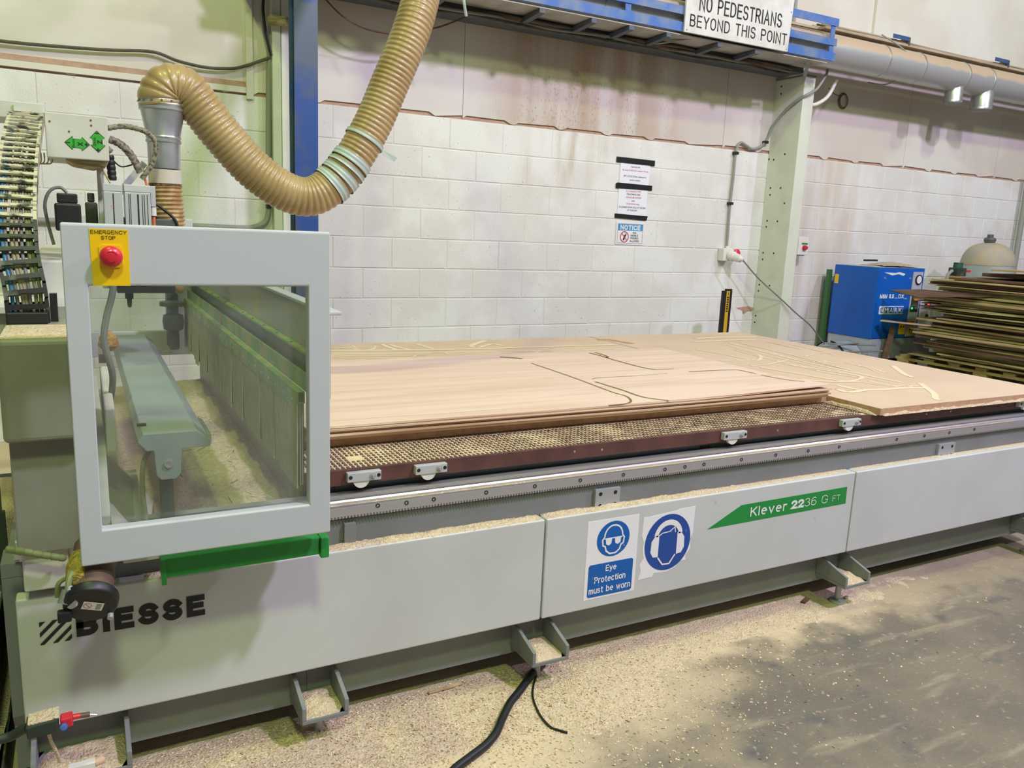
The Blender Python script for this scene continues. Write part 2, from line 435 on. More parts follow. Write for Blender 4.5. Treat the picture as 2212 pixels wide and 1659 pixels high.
cab_blue = mat('cable_blue', (64,128,168), 0.5)
cab_tan = mat('cable_tan', (160,150,120), 0.6)
cab_ol = mat('cable_olive', (124,132,84), 0.6)
orange = mat('orange_cable', (214,120,70), 0.5)

# concrete floor: dark stained slab, swept sawdust streaks as its own pattern
def floor_mat():
    mt = bpy.data.materials.new('concrete_floor'); mt.use_nodes = True; nt = mt.node_tree; N = nt.nodes; L = nt.links
    bs = N['Principled BSDF']; bs.inputs['Roughness'].default_value = 0.62
    g = N.new('ShaderNodeNewGeometry'); sep = N.new('ShaderNodeSeparateXYZ'); L.new(g.outputs['Position'], sep.inputs[0])
    def noi(sc, st=(1,1,1), rot=0, det=6):
        mp = N.new('ShaderNodeMapping'); mp.inputs['Scale'].default_value = st; mp.inputs['Rotation'].default_value = (0,0,rot)
        L.new(g.outputs['Position'], mp.inputs[0])
        n = N.new('ShaderNodeTexNoise'); n.inputs['Scale'].default_value = sc; n.inputs['Detail'].default_value = det; L.new(mp.outputs[0], n.inputs['Vector']); return n.outputs['Fac']
    def mr(v, a, b, c=0, d=1):
        r = N.new('ShaderNodeMapRange'); r.inputs[1].default_value = a; r.inputs[2].default_value = b; r.inputs[3].default_value = c; r.inputs[4].default_value = d
        r.interpolation_type = 'SMOOTHSTEP'; L.new(v, r.inputs[0]); return r.outputs[0]
    def mth(op, a, b):
        n = N.new('ShaderNodeMath'); n.operation = op
        for i, q in enumerate((a, b)):
            if isinstance(q, (int, float)): n.inputs[i].default_value = q
            else: L.new(q, n.inputs[i])
        return n.outputs[0]
    def mix(f, a, b):
        n = N.new('ShaderNodeMix'); n.data_type = 'RGBA'; L.new(f, n.inputs[0])
        for i, q in ((6, a), (7, b)):
            if isinstance(q, tuple): n.inputs[i].default_value = lin(q)
            else: L.new(q, n.inputs[i])
        return n.outputs[2]
    base = mix(mr(noi(3.5), .35, .65), (113,105,94), (131,120,104))
    base = mix(mr(noi(7), .50, .75), base, (97,95,92))
    base = mix(mr(noi(40), .6, .72), base, (160,146,122))
    streak = mr(noi(3, (0.8, 4.2, 1), 0.5), .56, .74)
    base = mix(mth('MULTIPLY', streak, 0.45), base, (190,174,148))
    # heavier dust around the machine foot on the left
    dx = mth('MULTIPLY', mth('SUBTRACT', sep.outputs[0], 0.75), 0.75)
    dy = mth('MULTIPLY', mth('SUBTRACT', sep.outputs[1], 2.05), 1.25)
    dd = mth('SQRT', mth('ADD', mth('MULTIPLY', dx, dx), mth('MULTIPLY', dy, dy)), 0)
    dn = mth('ADD', dd, mth('MULTIPLY', mth('SUBTRACT', noi(2.6), .5), 1.0))
    yn = mth('ADD', sep.outputs[1], mth('MULTIPLY', mth('SUBTRACT', noi(5), .5), .5))
    foot = mth('MULTIPLY', mr(yn, 1.80, 2.02), mr(sep.outputs[0], 2.2, 3.6, 1, .25))
    base = mix(mth('MAXIMUM', mr(dn, 0.50, 1.0, 1, 0), foot), base, (212,193,160))
    L.new(base, bs.inputs['Base Color'])
    bp = N.new('ShaderNodeBump'); bp.inputs['Strength'].default_value = .5; bp.inputs['Distance'].default_value = .006
    L.new(noi(70), bp.inputs['Height']); L.new(bp.outputs[0], bs.inputs['Normal'])
    return mt

def glass_mat(name='dusty_acrylic', tr=0.86, gl=0.06):
    mt = bpy.data.materials.new(name); mt.use_nodes = True; nt = mt.node_tree; N = nt.nodes; L = nt.links
    N.remove(N['Principled BSDF']); out = N['Material Output']
    t = N.new('ShaderNodeBsdfTransparent'); t.inputs[0].default_value = (.95,.97,.95,1)
    d = N.new('ShaderNodeBsdfDiffuse'); d.inputs[0].default_value = lin((196,196,186))
    g = N.new('ShaderNodeBsdfGlossy'); g.inputs['Roughness'].default_value = .04
    ge = N.new('ShaderNodeNewGeometry'); n = N.new('ShaderNodeTexNoise'); n.inputs['Scale'].default_value = 4; L.new(ge.outputs['Position'], n.inputs['Vector'])
    r = N.new('ShaderNodeMapRange'); r.inputs[1].default_value = .3; r.inputs[2].default_value = .7; r.inputs[3].default_value = .03; r.inputs[4].default_value = .14; L.new(n.outputs['Fac'], r.inputs[0])
    m1 = N.new('ShaderNodeMixShader'); L.new(r.outputs[0], m1.inputs[0]); L.new(t.outputs[0], m1.inputs[1]); L.new(d.outputs[0], m1.inputs[2])
    m2 = N.new('ShaderNodeMixShader'); m2.inputs[0].default_value = gl; L.new(m1.outputs[0], m2.inputs[1]); L.new(g.outputs[0], m2.inputs[2])
    L.new(m2.outputs[0], out.inputs[0]); return mt
glass = glass_mat()

def stained_wall():
    """upper boarding: sawdust stains run down it in vertical streaks, a wide wash in the middle bay also painting in shade"""
    mt = bpy.data.materials.new('stained_board'); mt.use_nodes = True; nt = mt.node_tree; N = nt.nodes; L = nt.links
    bs = N['Principled BSDF']; bs.inputs['Roughness'].default_value = .65
    g = N.new('ShaderNodeNewGeometry'); sep = N.new('ShaderNodeSeparateXYZ'); L.new(g.outputs['Position'], sep.inputs[0])
    def noi(sc, st, det=6):
        mp = N.new('ShaderNodeMapping'); mp.inputs['Scale'].default_value = st; L.new(g.outputs['Position'], mp.inputs[0])
        n = N.new('ShaderNodeTexNoise'); n.inputs['Scale'].default_value = sc; n.inputs['Detail'].default_value = det; L.new(mp.outputs[0], n.inputs['Vector']); return n.outputs['Fac']
    def mr(v, a, b, c=0, d=1):
        r = N.new('ShaderNodeMapRange'); r.inputs[1].default_value = a; r.inputs[2].default_value = b; r.inputs[3].default_value = c; r.inputs[4].default_value = d
        r.interpolation_type = 'SMOOTHSTEP'; L.new(v, r.inputs[0]); return r.outputs[0]
    def mul(a, b):
        n = N.new('ShaderNodeMath'); n.operation = 'MULTIPLY'; L.new(a, n.inputs[0])
        if isinstance(b, float): n.inputs[1].default_value = b
        else: L.new(b, n.inputs[1])
        return n.outputs[0]
    def mix(f, a, b):
        n = N.new('ShaderNodeMix'); n.data_type = 'RGBA'; L.new(f, n.inputs[0])
        for i, q in ((6, a), (7, b)):
            if isinstance(q, tuple): n.inputs[i].default_value = lin(q)
            else: L.new(q, n.inputs[i])
        return n.outputs[2]
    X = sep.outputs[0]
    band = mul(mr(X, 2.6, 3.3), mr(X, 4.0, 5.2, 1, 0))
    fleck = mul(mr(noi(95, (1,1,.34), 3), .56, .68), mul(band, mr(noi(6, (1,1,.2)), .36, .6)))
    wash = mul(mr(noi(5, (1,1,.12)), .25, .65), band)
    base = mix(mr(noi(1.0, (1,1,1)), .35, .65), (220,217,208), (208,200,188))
    base = mix(mul(wash, .75), base, (176,150,118))  # tan wash of real stains, deepened to paint in shade under the rack
    base = mix(mul(fleck, .75), base, (150,122,92))
    L.new(base, bs.inputs['Base Color'])
    return mt
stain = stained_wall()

def block_paint():
    mt = mat('painted_block_stained', (226,227,222), 0.75)
    nt = mt.node_tree; N = nt.nodes; L = nt.links; bs = N['Principled BSDF']
    g = N.new('ShaderNodeNewGeometry'); sep = N.new('ShaderNodeSeparateXYZ'); L.new(g.outputs['Position'], sep.inputs[0])
    def noi(sc, st, det=6):
        mp = N.new('ShaderNodeMapping'); mp.inputs['Scale'].default_value = st; L.new(g.outputs['Position'], mp.inputs[0])
        n = N.new('ShaderNodeTexNoise'); n.inputs['Scale'].default_value = sc; n.inputs['Detail'].default_value = det; L.new(mp.outputs[0], n.inputs['Vector']); return n.outputs['Fac']
    def mr(v, a, b, c=0, d=1):
        r = N.new('ShaderNodeMapRange'); r.inputs[1].default_value = a; r.inputs[2].default_value = b; r.inputs[3].default_value = c; r.inputs[4].default_value = d
        r.interpolation_type = 'SMOOTHSTEP'; L.new(v, r.inputs[0]); return r.outputs[0]
    def mul(a, b):
        n = N.new('ShaderNodeMath'); n.operation = 'MULTIPLY'; L.new(a, n.inputs[0])
        if isinstance(b, float): n.inputs[1].default_value = b
        else: L.new(b, n.inputs[1])
        return n.outputs[0]
    def mix(f, a, b):
        n = N.new('ShaderNodeMix'); n.data_type = 'RGBA'; L.new(f, n.inputs[0])
        for i, q in ((6, a), (7, b)):
            if isinstance(q, tuple): n.inputs[i].default_value = lin(q)
            else: L.new(q, n.inputs[i])
        return n.outputs[2]
    base = mix(mr(noi(2.5, (1,1,1)), .4, .6), (228,229,225), (219,217,212))
    base = mix(mr(noi(60, (1,1,1)), .66, .74), base, (176,168,158))
    # brown run-down beside the pier
    m1 = mul(mul(mr(sep.outputs[0], 5.9, 6.4), mr(sep.outputs[0], 6.9, 7.5, 1, 0)), mr(noi(4, (1,1,.15)), .3, .7))
    base = mix(mul(m1, .55), base, (190,166,142))
    m2 = mul(mul(mr(sep.outputs[0], 3.0, 3.4), mr(sep.outputs[0], 3.7, 4.2, 1, 0)), mul(mr(noi(9, (1,1,.15)), .45, .75), mr(sep.outputs[2], 1.5, 2.2)))
    base = mix(mul(m2, .7), base, (184,158,128))
    L.new(base, bs.inputs['Base Color'])
    bp = N.new('ShaderNodeBump'); bp.inputs['Strength'].default_value = .25; bp.inputs['Distance'].default_value = .01
    L.new(noi(90, (1,1,1), 3), bp.inputs['Height']); L.new(bp.outputs[0], bs.inputs['Normal'])
    return mt
block_m = block_paint()

# ------------------------------------------------------------------ setting
D = 5.78
fl = tag(obj('floor', B().box(-6, 13, -6, 7, -0.1, 0), floor_mat()), 'dark stained concrete floor dusted with pale sawdust', None, kind='structure')
wall = tag(obj('wall_back', B().box(-2.2, 12, D + 0.0045, D + 0.25, 0, 2.25), mortar), 'white painted concrete block wall behind the machine', None, kind='structure')
def block_mesh(w, h, c, name):
    b = B(); y1 = 0.007
    o = [(0,0),(w,0),(w,h),(0,h)]; i = [(c,c),(w-c,c),(w-c,h-c),(c,h-c)]
    b.v = [(u, y1, v) for u, v in o] + [(u, c*0.8, v) for u, v in o] + [(u, 0, v) for u, v in i]
    for k in range(4):
        j = (k+1) % 4
        b.f += [(k, j, 4+j, 4+k), (4+k, 4+j, 8+j, 8+k)]
    b.f.append((8,9,10,11))
    me = bpy.data.meshes.new(name); me.from_pydata(b.v, [], b.f)
    bm = bmesh.new(); bm.from_mesh(me); bmesh.ops.recalc_face_normals(bm, faces=bm.faces); bm.to_mesh(me); bm.free()
    me.materials.append(block_m); return me
BP = 0.448
bmeshes = [block_mesh(BP - 0.006, 0.219, 0.004, 'block'), block_mesh(BP - 0.007, 0.218, 0.005, 'block'), block_mesh(BP - 0.0055, 0.2185, 0.0035, 'block')]
for k in range(10):
    off = 3.859 + (0 if k % 2 else BP / 2)
    n0 = -12
    for n in range(n0, 15):
        x = off + n * BP
        dy = random.choice((0, 0, 0.001, 0.0015))
        inst('block', random.choice(bmeshes), Matrix.Translation((x + 0.003, D + dy - 0.0005, k * 0.225 + 0.003)), wall)
# upper boarding over the blocks, bay by bay
up = tag(obj('wall_back_upper', B().box(-2.2, 12, D + 0.012, D + 0.25, 2.25, 4.6), brown_gap), 'smooth painted upper wall boarding above the blocks', None, kind='structure')
for x0, x1 in ((-2.2, 1.04), (1.085, 2.612), (2.616, 5.2), (5.204, 7.7), (7.704, 9.3), (9.304, 12)):
    pts = []
    x = x0
    while x < x1 - 0.05:
        pts += [(x, 2.254 + random.uniform(-.002, .006)), (min(x + .03, x1), 2.276 + random.uniform(-.006, .006)), (min(x + 0.36, x1), 2.277 + random.uniform(-.007, .006)), (min(x + .41, x1), 2.255)]
        x += BP if x1 - x > 1.0 else 10
    seen = []
    for p in pts:
        if not seen or p[0] > seen[-1][0] + 1e-4: seen.append(p)
    if seen[-1][0] < x1 - 1e-3: seen.append((x1, 2.28))
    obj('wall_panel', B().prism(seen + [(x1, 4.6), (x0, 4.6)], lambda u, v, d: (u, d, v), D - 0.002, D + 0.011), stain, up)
obj('batten', B().box(1.037, 1.082, D - 0.022, D - 0.002, 2.225, 4.6), upper_wall, up, bev=.002)
obj('sill_board', B().box(-2.2, 1.037, D - 0.014, D - 0.001, 2.262, 2.30), upper_wall, up, bev=.002)
obj('sill_dust_line', B().box(-2.2, 1.037, D - 0.006, D - 0.0025, 2.302, 2.334), brown_gap, up)
# tall white cladding above the service ledge at right
obj('cladding_sheet', B().box(6.98, 12, D - 0.03, D - 0.003, 3.41, 4.6), upper_wall, up)
obj('cladding_post', B().box(5.90, 5.93, D - 0.02, D - 0.003, 3.36, 4.6), conduit_m, up)

# ------------------------------------------------------------------ CNC bed
bed = thing('cnc_router_bed', 'long grey machine bed with three pale side panels, rail and pad-grid table', 'machine', (2.0, 3.2, 0))
XA, XB = -0.20, 4.20
obj('base_body', B().prism([(2.125,.08),(2.125,.20),(2.10,.24),(2.10,.635),(2.20,.635),(2.20,.714),(4.33,.714),(4.33,.08)], lambda u, v, d: (d, u, v), 0.52, XB), body_grey, bed)
obj('end_deck', B().prism([(2.125,.08),(2.125,.20),(2.10,.24),(2.10,.60),(4.33,.60),(4.33,.08)], lambda u, v, d: (d, u, v), XA, 0.519), body_grey, bed)
obj('rail_ledge', B().box(XA, 0.519, 2.10, 2.20, 0.601, 0.635), body_grey, bed)
obj('recess_plate', B().box(0.62, XB - .01, 2.192, 2.199, 0.664, 0.713), deep_grey, bed)
# side panels with their lettering and stickers
YP = 2.05
pan = []
for x0, x1 in ((-0.172, 1.2545), (1.2605, 2.694), (2.700, 4.135)):
    pan.append(obj('side_panel', B().box(x0, x1, YP, 2.098, 0.222, 0.563), panel_grey, bed, bev=.005, seg=3))
f = lambda u, v: (u, YP - .0012, v)
# wordmark with striped square
stext('BIESSE', blk_ink, pan[0], -0.052, 0.240, 0.446, 0.503, YP - .0012, t=.27, gap=.50)
bl = B(); x0, x1, z0, z1 = -0.128, -0.062, 0.441, 0.500
def tri_band(a, b):
    # diagonal band between the lines (v-u) = a .. b inside the unit square
    poly = [(0,0),(1,0),(1,1),(0,1)]
    for sgn, lim in ((1, a), (-1, b)):
        out = []
        for i in range(len(poly)):
            p, q = poly[i], poly[(i+1) % len(poly)]
            dp = sgn * ((p[1]*.9 - p[0]) - lim); dq = sgn * ((q[1]*.9 - q[0]) - lim)
            if dp >= 0: out.append(p)
            if dp * dq < 0:
                t = dp / (dp - dq); out.append((p[0]+(q[0]-p[0])*t, p[1]+(q[1]-p[1])*t))
        poly = out
        if not poly: return None
    return poly
for a in (-.92, -.55, -.12, .30, .70):
    pl = tri_band(a, a + .17)
    if pl and len(pl) > 2: bl.flat([(x0 + u*(x1-x0), z0 + v*(z1-z0)) for u, v in pl], f)
obj('emblem', bl, blk_ink, pan[0], fix=False)
# green model decal
dec = obj('model_decal', B().prism([(1.935,.432),(2.09,.503),(2.652,.507),(2.654,.437)], lambda u, v, d: (u, d, v), YP - .0008, YP), green_dec, pan[1], label='green arrow-ended model decal')
stext('Klever', lite_ink, pan[1], 2.136, 2.322, 0.452, 0.489, YP - .002, t=.155, gap=.32)
for x_ in (2.345, 2.381): stext('2', lite_ink, pan[1], x_, x_ + .033, 0.453, 0.488, YP - .002, t=.26)
stext('36 G', lite_ink, pan[1], 2.418, 2.545, 0.454, 0.488, YP - .002, t=.09, gap=.20)
stext('FT', lite_ink, pan[1], 2.572, 2.616, 0.457, 0.480, YP - .002, t=.10, gap=.25)
# eye protection sticker
st = obj('eye_protection_sticker', B().box(1.418, 1.625, YP - .0008, YP, 0.255, 0.532), white_sign, pan[1], label='white and blue eye protection sticker')
f1 = lambda u, v: (u, YP - .0014, v)
f2 = lambda u, v: (u, YP - .0020, v)
obj('blue_disc', B().flat(arc(1.523, .460, .066, .062, 0, 355, 40), f1), blue_sign, pan[1], fix=False)
obj('blue_caption', B().flat([(1.437,.262),(1.606,.262),(1.612,.268),(1.612,.372),(1.606,.378),(1.437,.378),(1.431,.372),(1.431,.268)], f1), blue_sign, pan[1], fix=False)
hd = B()
cx, cz = 1.523, .462
stroke(hd, arc(cx, cz+.008, .036, .038, 0, 180, 20), .0055, f2)
stroke(hd, [(cx-.036,cz+.008),(cx-.044,cz-.002),(cx-.041,cz-.022),(cx-.032,cz-.026),(cx-.027,cz-.042),(cx-.012,cz-.053),(cx+.012,cz-.053),(cx+.027,cz-.042),(cx+.032,cz-.026),(cx+.041,cz-.022),(cx+.044,cz-.002),(cx+.036,cz+.008)], .0055, f2)
for s_ in (-1, 1):
    hd.flat([(cx+s_*.006,cz-.001),(cx+s_*.031,cz-.001),(cx+s_*.029,cz-.018),(cx+s_*.018,cz-.024),(cx+s_*.008,cz-.018)], f2)
stroke(hd, [(cx-.036,cz+.001),(cx+.036,cz+.001)], .004, f2)
obj('goggles_head_symbol', hd, white_sign, pan[1], fix=False)
stext('Eye', white_sign, pan[1], 1.499, 1.543, .348, .370, YP - .002, t=.15)
stext('Protection', white_sign, pan[1], 1.456, 1.583, .310, .333, YP - .002, t=.15)
stext('must be worn', white_sign, pan[1], 1.436, 1.606, .274, .297, YP - .002, t=.15)
# ear protection sticker, torn
torn = [(1.640,.290),(1.700,.292),(1.705,.304),(1.76,.300),(1.80,.312),(1.815,.330),(1.845,.332),(1.842,.350),(1.862,.372),(1.858,.41),(1.868,.43),(1.869,.528),(1.80,.527),(1.79,.523),(1.66,.515),(1.645,.517),(1.642,.45),(1.652,.425),(1.650,.40),(1.656,.365),(1.642,.345),(1.648,.32)]
obj('ear_protection_sticker', B().prism(torn, lambda u, v, d: (u, d, v), YP - .0008, YP), white_sign, pan[1], label='torn white and blue ear protection sticker')
dc = arc(1.757, .411, .100, .103, 0, 355, 44)
obj('blue_disc', B().flat(dc, f1), blue_sign2, pan[1], fix=False)
em = B(); cx, cz = 1.757, .414
out = arc(cx, cz+.018, .062, .062, 8, 172, 20); inn = arc(cx, cz+.016, .046, .044, 8, 172, 20)
for i in range(20): em.flat([out[i], out[i+1], inn[i+1], inn[i]], f2)
for s_ in (-1, 1):
    em.flat([(cx+s_*.040,cz+.030),(cx+s_*.058,cz+.026),(cx+s_*.072,cz+.008),(cx+s_*.074,cz-.030),(cx+s_*.062,cz-.050),(cx+s_*.040,cz-.052)], f2)
stroke(em, [(cx-.040,cz-.054),(cx-.018,cz-.082),(cx+.012,cz-.084),(cx+.036,cz-.052)], .0055, f2)
stroke(em, [(cx-.040,cz+.026),(cx-.028,cz+.034),(cx+.004,cz+.036),(cx+.026,cz+.050),(cx+.030,cz+.030)], .0035, f2)
obj('ear_muff_head_symbol', em, white_sign, pan[1], fix=False)
# sawdust lying on the panel tops and ledges
def dust_strip(parent, xa, xb, ya, yb, z, h, name='sawdust_layer'):
    n = max(8, int((xb - xa) / .012)); ny = 6
    def g(u, v):
        x = xa + (xb-xa)*u; y = ya + (yb-ya)*v
        e = min(1, min(u, 1-u)*n/2) * min(1, min(v, 1-v)*ny/1.2)
        return (x, y + .004*noise.noise(Vector((x*60, 3, v))), z + e * h * (0.55 + .6*noise.noise(Vector((x*18, y*50, 1))) + .4*noise.noise(Vector((x*90, y*120, 7)))))
    return tag(obj(name, B().grid(n, ny, g), dust, parent, sm=True, ang=3, fix=False), kind='stuff')
dust_strip(pan[0], .10, 1.25, YP + .003, 2.10, .5625, .011)
dust_strip(pan[1], 1.263, 2.1, YP + .004, 2.10, .5625, .009)
dust_strip(pan[1], 2.1, 2.69, YP + .015, 2.10, .5625, .004)
dust_strip(pan[2], 2.72, 4.1, YP + .02, 2.10, .5625, .003)
# linear rail and rack
def along_x(poly, xa, xb): return B().prism(poly, lambda u, v, d: (d, u, v), xa, xb)
obj('rail_base', along_x([(2.100,.636),(2.190,.636),(2.190,.660),(2.100,.660)], XA+.03, XB-.03), steel_s, bed, bev=.002)
obj('guide_rail', along_x([(2.146,.660),(2.176,.660),(2.176,.668),(2.170,.674),(2.176,.680),(2.176,.690),(2.146,.690),(2.146,.680),(2.152,.674),(2.146,.668)], XA+.03, XB-.03), steel, bed)
dust_strip(bed, .55, 3.9, 2.104, 2.146, .660, .007)
# rack with teeth on its lower edge (fine pitch: one joined run of teeth)
rk = along_x([(2.082,.650),(2.0995,.650),(2.0995,.676),(2.082,.676)], XA+.03, XB-.03)
obj('gear_rack', rk, steel, bed, bev=.001)
th = B(); x = XA + .04
while x < XB - .04:
    th.v += [(x,2.083,.650),(x+.0062,2.083,.650),(x+.0045,2.083,.643),(x+.0017,2.083,.643),(x,2.099,.650),(x+.0062,2.099,.650),(x+.0045,2.099,.643),(x+.0017,2.099,.643)]
    n = len(th.v) - 8; th.f += [(n,n+1,n+2,n+3),(n,n+3,n+7,n+4),(n+1,n+5,n+6,n+2),(n+3,n+2,n+6,n+7)]
    x += .0094
tag(obj('rack_teeth', th, steel, bed, fix=False), kind='stuff')
bolt_me = None
sb = B().lathe((0,0,0), (0,-1,0), [(0,.0065),(.003,.0065),(.003,.004),(.0005,.0038)], 12)
b0 = obj('rack_bolt', sb, black, bed, sm=True); bolt_me = b0.data
bx = [PP.x for PP in (P(px, py, Y=2.082) for px, py in ((816,1100),(878,1092),(937,1084),(1050,1070),(1155,1055),(1253,1043),(1346,1031),(1436,1020),(1479,1014),(1520,1009),(1601,997),(1675,989),(1745,979),(1812,971),(1936,956),(1996,947),(2050,939),(2104,932)))]
b0.location = (bx[0], 2.082, .663)
for x in bx[1:]: inst('rack_bolt', bolt_me, Matrix.Translation((x, 2.082, .660)), bed)
# bolt plates on the body
def plate(px0, px1, py0, py1, m_=steel_s, holes=4):
    a = P(px0, py0, Y=2.09); b_ = P(px1, py1, Y=2.09)
    pl = obj('bolt_plate', B().box(a.x, b_.x, 2.086, 2.0995, min(a.z, b_.z), max(a.z, b_.z)), m_, bed, bev=.001)
    if holes:
        for u in (.2, .8):
            for v in (.22, .78):
                obj('bolt_hole', B().lathe((a.x+(b_.x-a.x)*u, 2.0862, a.z+(b_.z-a.z)*v), (0,-1,0), [(0,.007),(.0008,.007)], 10), black, pl)
plate(1286, 1336, 1058, 1096); plate(2028, 2058, 960, 988); plate(743, 768, 1131, 1172, rust_m, 0)
obj('red_indicator', B().box(2.005, 2.03, 2.187, 2.1915, .674, .690), red_pl, bed)
obj('indicator_bezel', B().box(1.995, 2.04, 2.1885, 2.1918, .668, .697), black, bed)
# foot brackets
def bracket(xa, xb):
    t = 0.012; z0 = .105
    br = obj('foot_bracket', B().box(xa, xb, 1.975, 2.124, z0, z0+t), body_grey, bed, bev=.002)
    for s_, x in ((0, xa), (1, xb - t)):
        obj('gusset', B().prism([(1.975,z0+t+.0005),(1.975,z0+.05),(2.09,.190),(2.124,.190),(2.124,z0+t+.0005)], lambda u, v, d: (d, u, v), x, x+t), body_grey, br, bev=.0015)
    xm = (xa + xb) / 2
    obj('levelling_foot', B().lathe((xm, 2.06, 0.0), (0,0,1), [(0,.03),(.012,.032),(.018,.012),(z0-.001,.012)], 16), steel_s, br, sm=True)
    dust_strip(br, xa+t, xb-t, 1.98, 2.12, z0+t, .022)
for xa, xb in ((-.165,.052),(.470,.600),(1.19,1.325),(2.62,2.765),(3.98,4.12)): bracket(xa, xb)
# pad grid table
obj('grid_slab', B().box(.52, 4.225, 2.172, 4.335, .7145, .7565), phen, bed)
obj('table_edge_strip', B().box(.52, 4.225, 2.158, 2.1715, .7145, .7605), phen, bed, bev=.001)
pd = B()
nx, ny = 236, 11
for i in range(nx):
    for j in range(ny):
        x = .545 + i * .0155; y = 2.178 + j * .0235
        if noise.noise(Vector((x*5, y*9, 2))) > .72: continue
        h = .7600 + random.uniform(-.0006, .0004)
        pd.v += [(x,y,.7566),(x+.0092,y,.7566),(x+.0092,y+.0145,.7566),(x,y+.0145,.7566),(x+.001,y+.001,h),(x+.0082,y+.001,h),(x+.0082,y+.0135,h),(x+.001,y+.0135,h)]
        n = len(pd.v) - 8
        pd.f += [(n+4,n+5,n+6,n+7),(n,n+1,n+5,n+4),(n+1,n+2,n+6,n+5),(n+2,n+3,n+7,n+6),(n+3,n,n+4,n+7)]
tag(obj('table_pads', pd, phen_pad, bed, fix=False), kind='stuff', label='rows of small dark square table pads')
def gd(u, v):
    x = .53 + 3.68*u; y = 2.176 + .26*v
    return (x, y, .7570 + .0030*max(0, noise.noise(Vector((x*7, y*16, 5))) - .05) + .0012*noise.noise(Vector((x*60, y*60, 2))))
tag(obj('grid_sawdust', B().grid(460, 26, gd), dust_flat, bed, sm=True, ang=3, fix=False), kind='stuff', label='sawdust lying in the grid grooves')
scr = B().lathe((0,0,0), (0,-1,0), [(0,.004),(.001,.004)], 10)
s0 = obj('edge_screw', scr, steel, bed); s0.location = (1.42, 2.158, .737)
for x in (1.53, 2.35, 3.25, 3.42): inst('edge_screw', s0.data, Matrix.Translation((x, 2.158, .733)), bed)
# sheet stop rollers
for i, (pa, pb) in enumerate((((748,1025),(821,1019)),((895,1008),(963,1003)),((1560,940),(1609,934)),((1815,914),(1855,909)),((2197,873),(2235,868)))):
    a, b_ = P(*pa, Y=2.15), P(*pb, Y=2.15)
    x0, x1 = a.x, b_.x; zc = .742
    rb = obj('roller_bracket', B().box(x0, x1, 2.137, 2.157, zc-.015, zc+.013), alu, bed, bev=.002)
    xm = x0 + (x1-x0)*.42
    obj('roller', B().lathe((xm, 2.141, zc-.011), (0,1,0), [(0,.024),(.012,.024)], 28), white_plastic, rb, sm=True)
    for fx in (.09, .92): obj('screw', B().lathe((x0+(x1-x0)*fx, 2.137, zc), (0,-1,0), [(0,.0055),(.0012,.0055)], 12), black, rb)
    obj('nut', B().lathe((x0+(x1-x0)*.74, 2.137, zc), (0,-1,0), [(0,.009),(.004,.009),(.004,.005),(.012,.005)], 12), steel_s, rb)

# ------------------------------------------------------------------ boards and sheets on the table
def board(name, xa, xb, ya, yb, z0, z1, mtop, medge, label, cat, warp=None, nx=40, ny=10, group=None):
    t = thing(name, label, cat, ((xa+xb)/2, (ya+yb)/2, z0), group)
    w = warp or (lambda x, y: 0)
    b = B()
    b.grid(nx, ny, lambda u, v: (xa+(xb-xa)*u, ya+(yb-ya)*v, z1 + w(xa+(xb-xa)*u, ya+(yb-ya)*v)))
    obj('face', b, mtop, t, fix=False)
    e = B()
    e.grid(nx, 1, lambda u, v: (xa+(xb-xa)*u, ya, z0+(z1-z0)*v + w(xa+(xb-xa)*u, ya)))
    e.grid(nx, 1, lambda u, v: (xb+(xa-xb)*u, yb, z0+(z1-z0)*v + w(xb+(xa-xb)*u, yb)))
    e.grid(ny, 1, lambda u, v: (xb, ya+(yb-ya)*u, z0+(z1-z0)*v + w(xb, ya+(yb-ya)*u)))
    e.grid(ny, 1, lambda u, v: (xa, yb+(ya-yb)*u, z0+(z1-z0)*v + w(xa, yb+(ya-yb)*u)))
    e.grid(nx, ny, lambda u, v: (xa+(xb-xa)*u, yb+(ya-yb)*v, z0 + w(xa+(xb-xa)*u, yb+(ya-yb)*v)))
    obj('edge', e, medge, t, fix=False)
    return t
spA = board('spoilboard', 2.905, 4.21, 2.132, 4.325, .7612, .790, mdf, mdf_edge, 'scored tan fibreboard panel covering the right end of the machine table', 'board')
spB = board('spoilboard', .56, 2.898, 2.405, 4.325, .7612, .790, mdf, mdf_edge, 'scored tan fibreboard panel lying under the plywood sheets', 'board')
dust_strip(spA, 2.92, 4.2, 2.118, 2.134, .7605, .014)
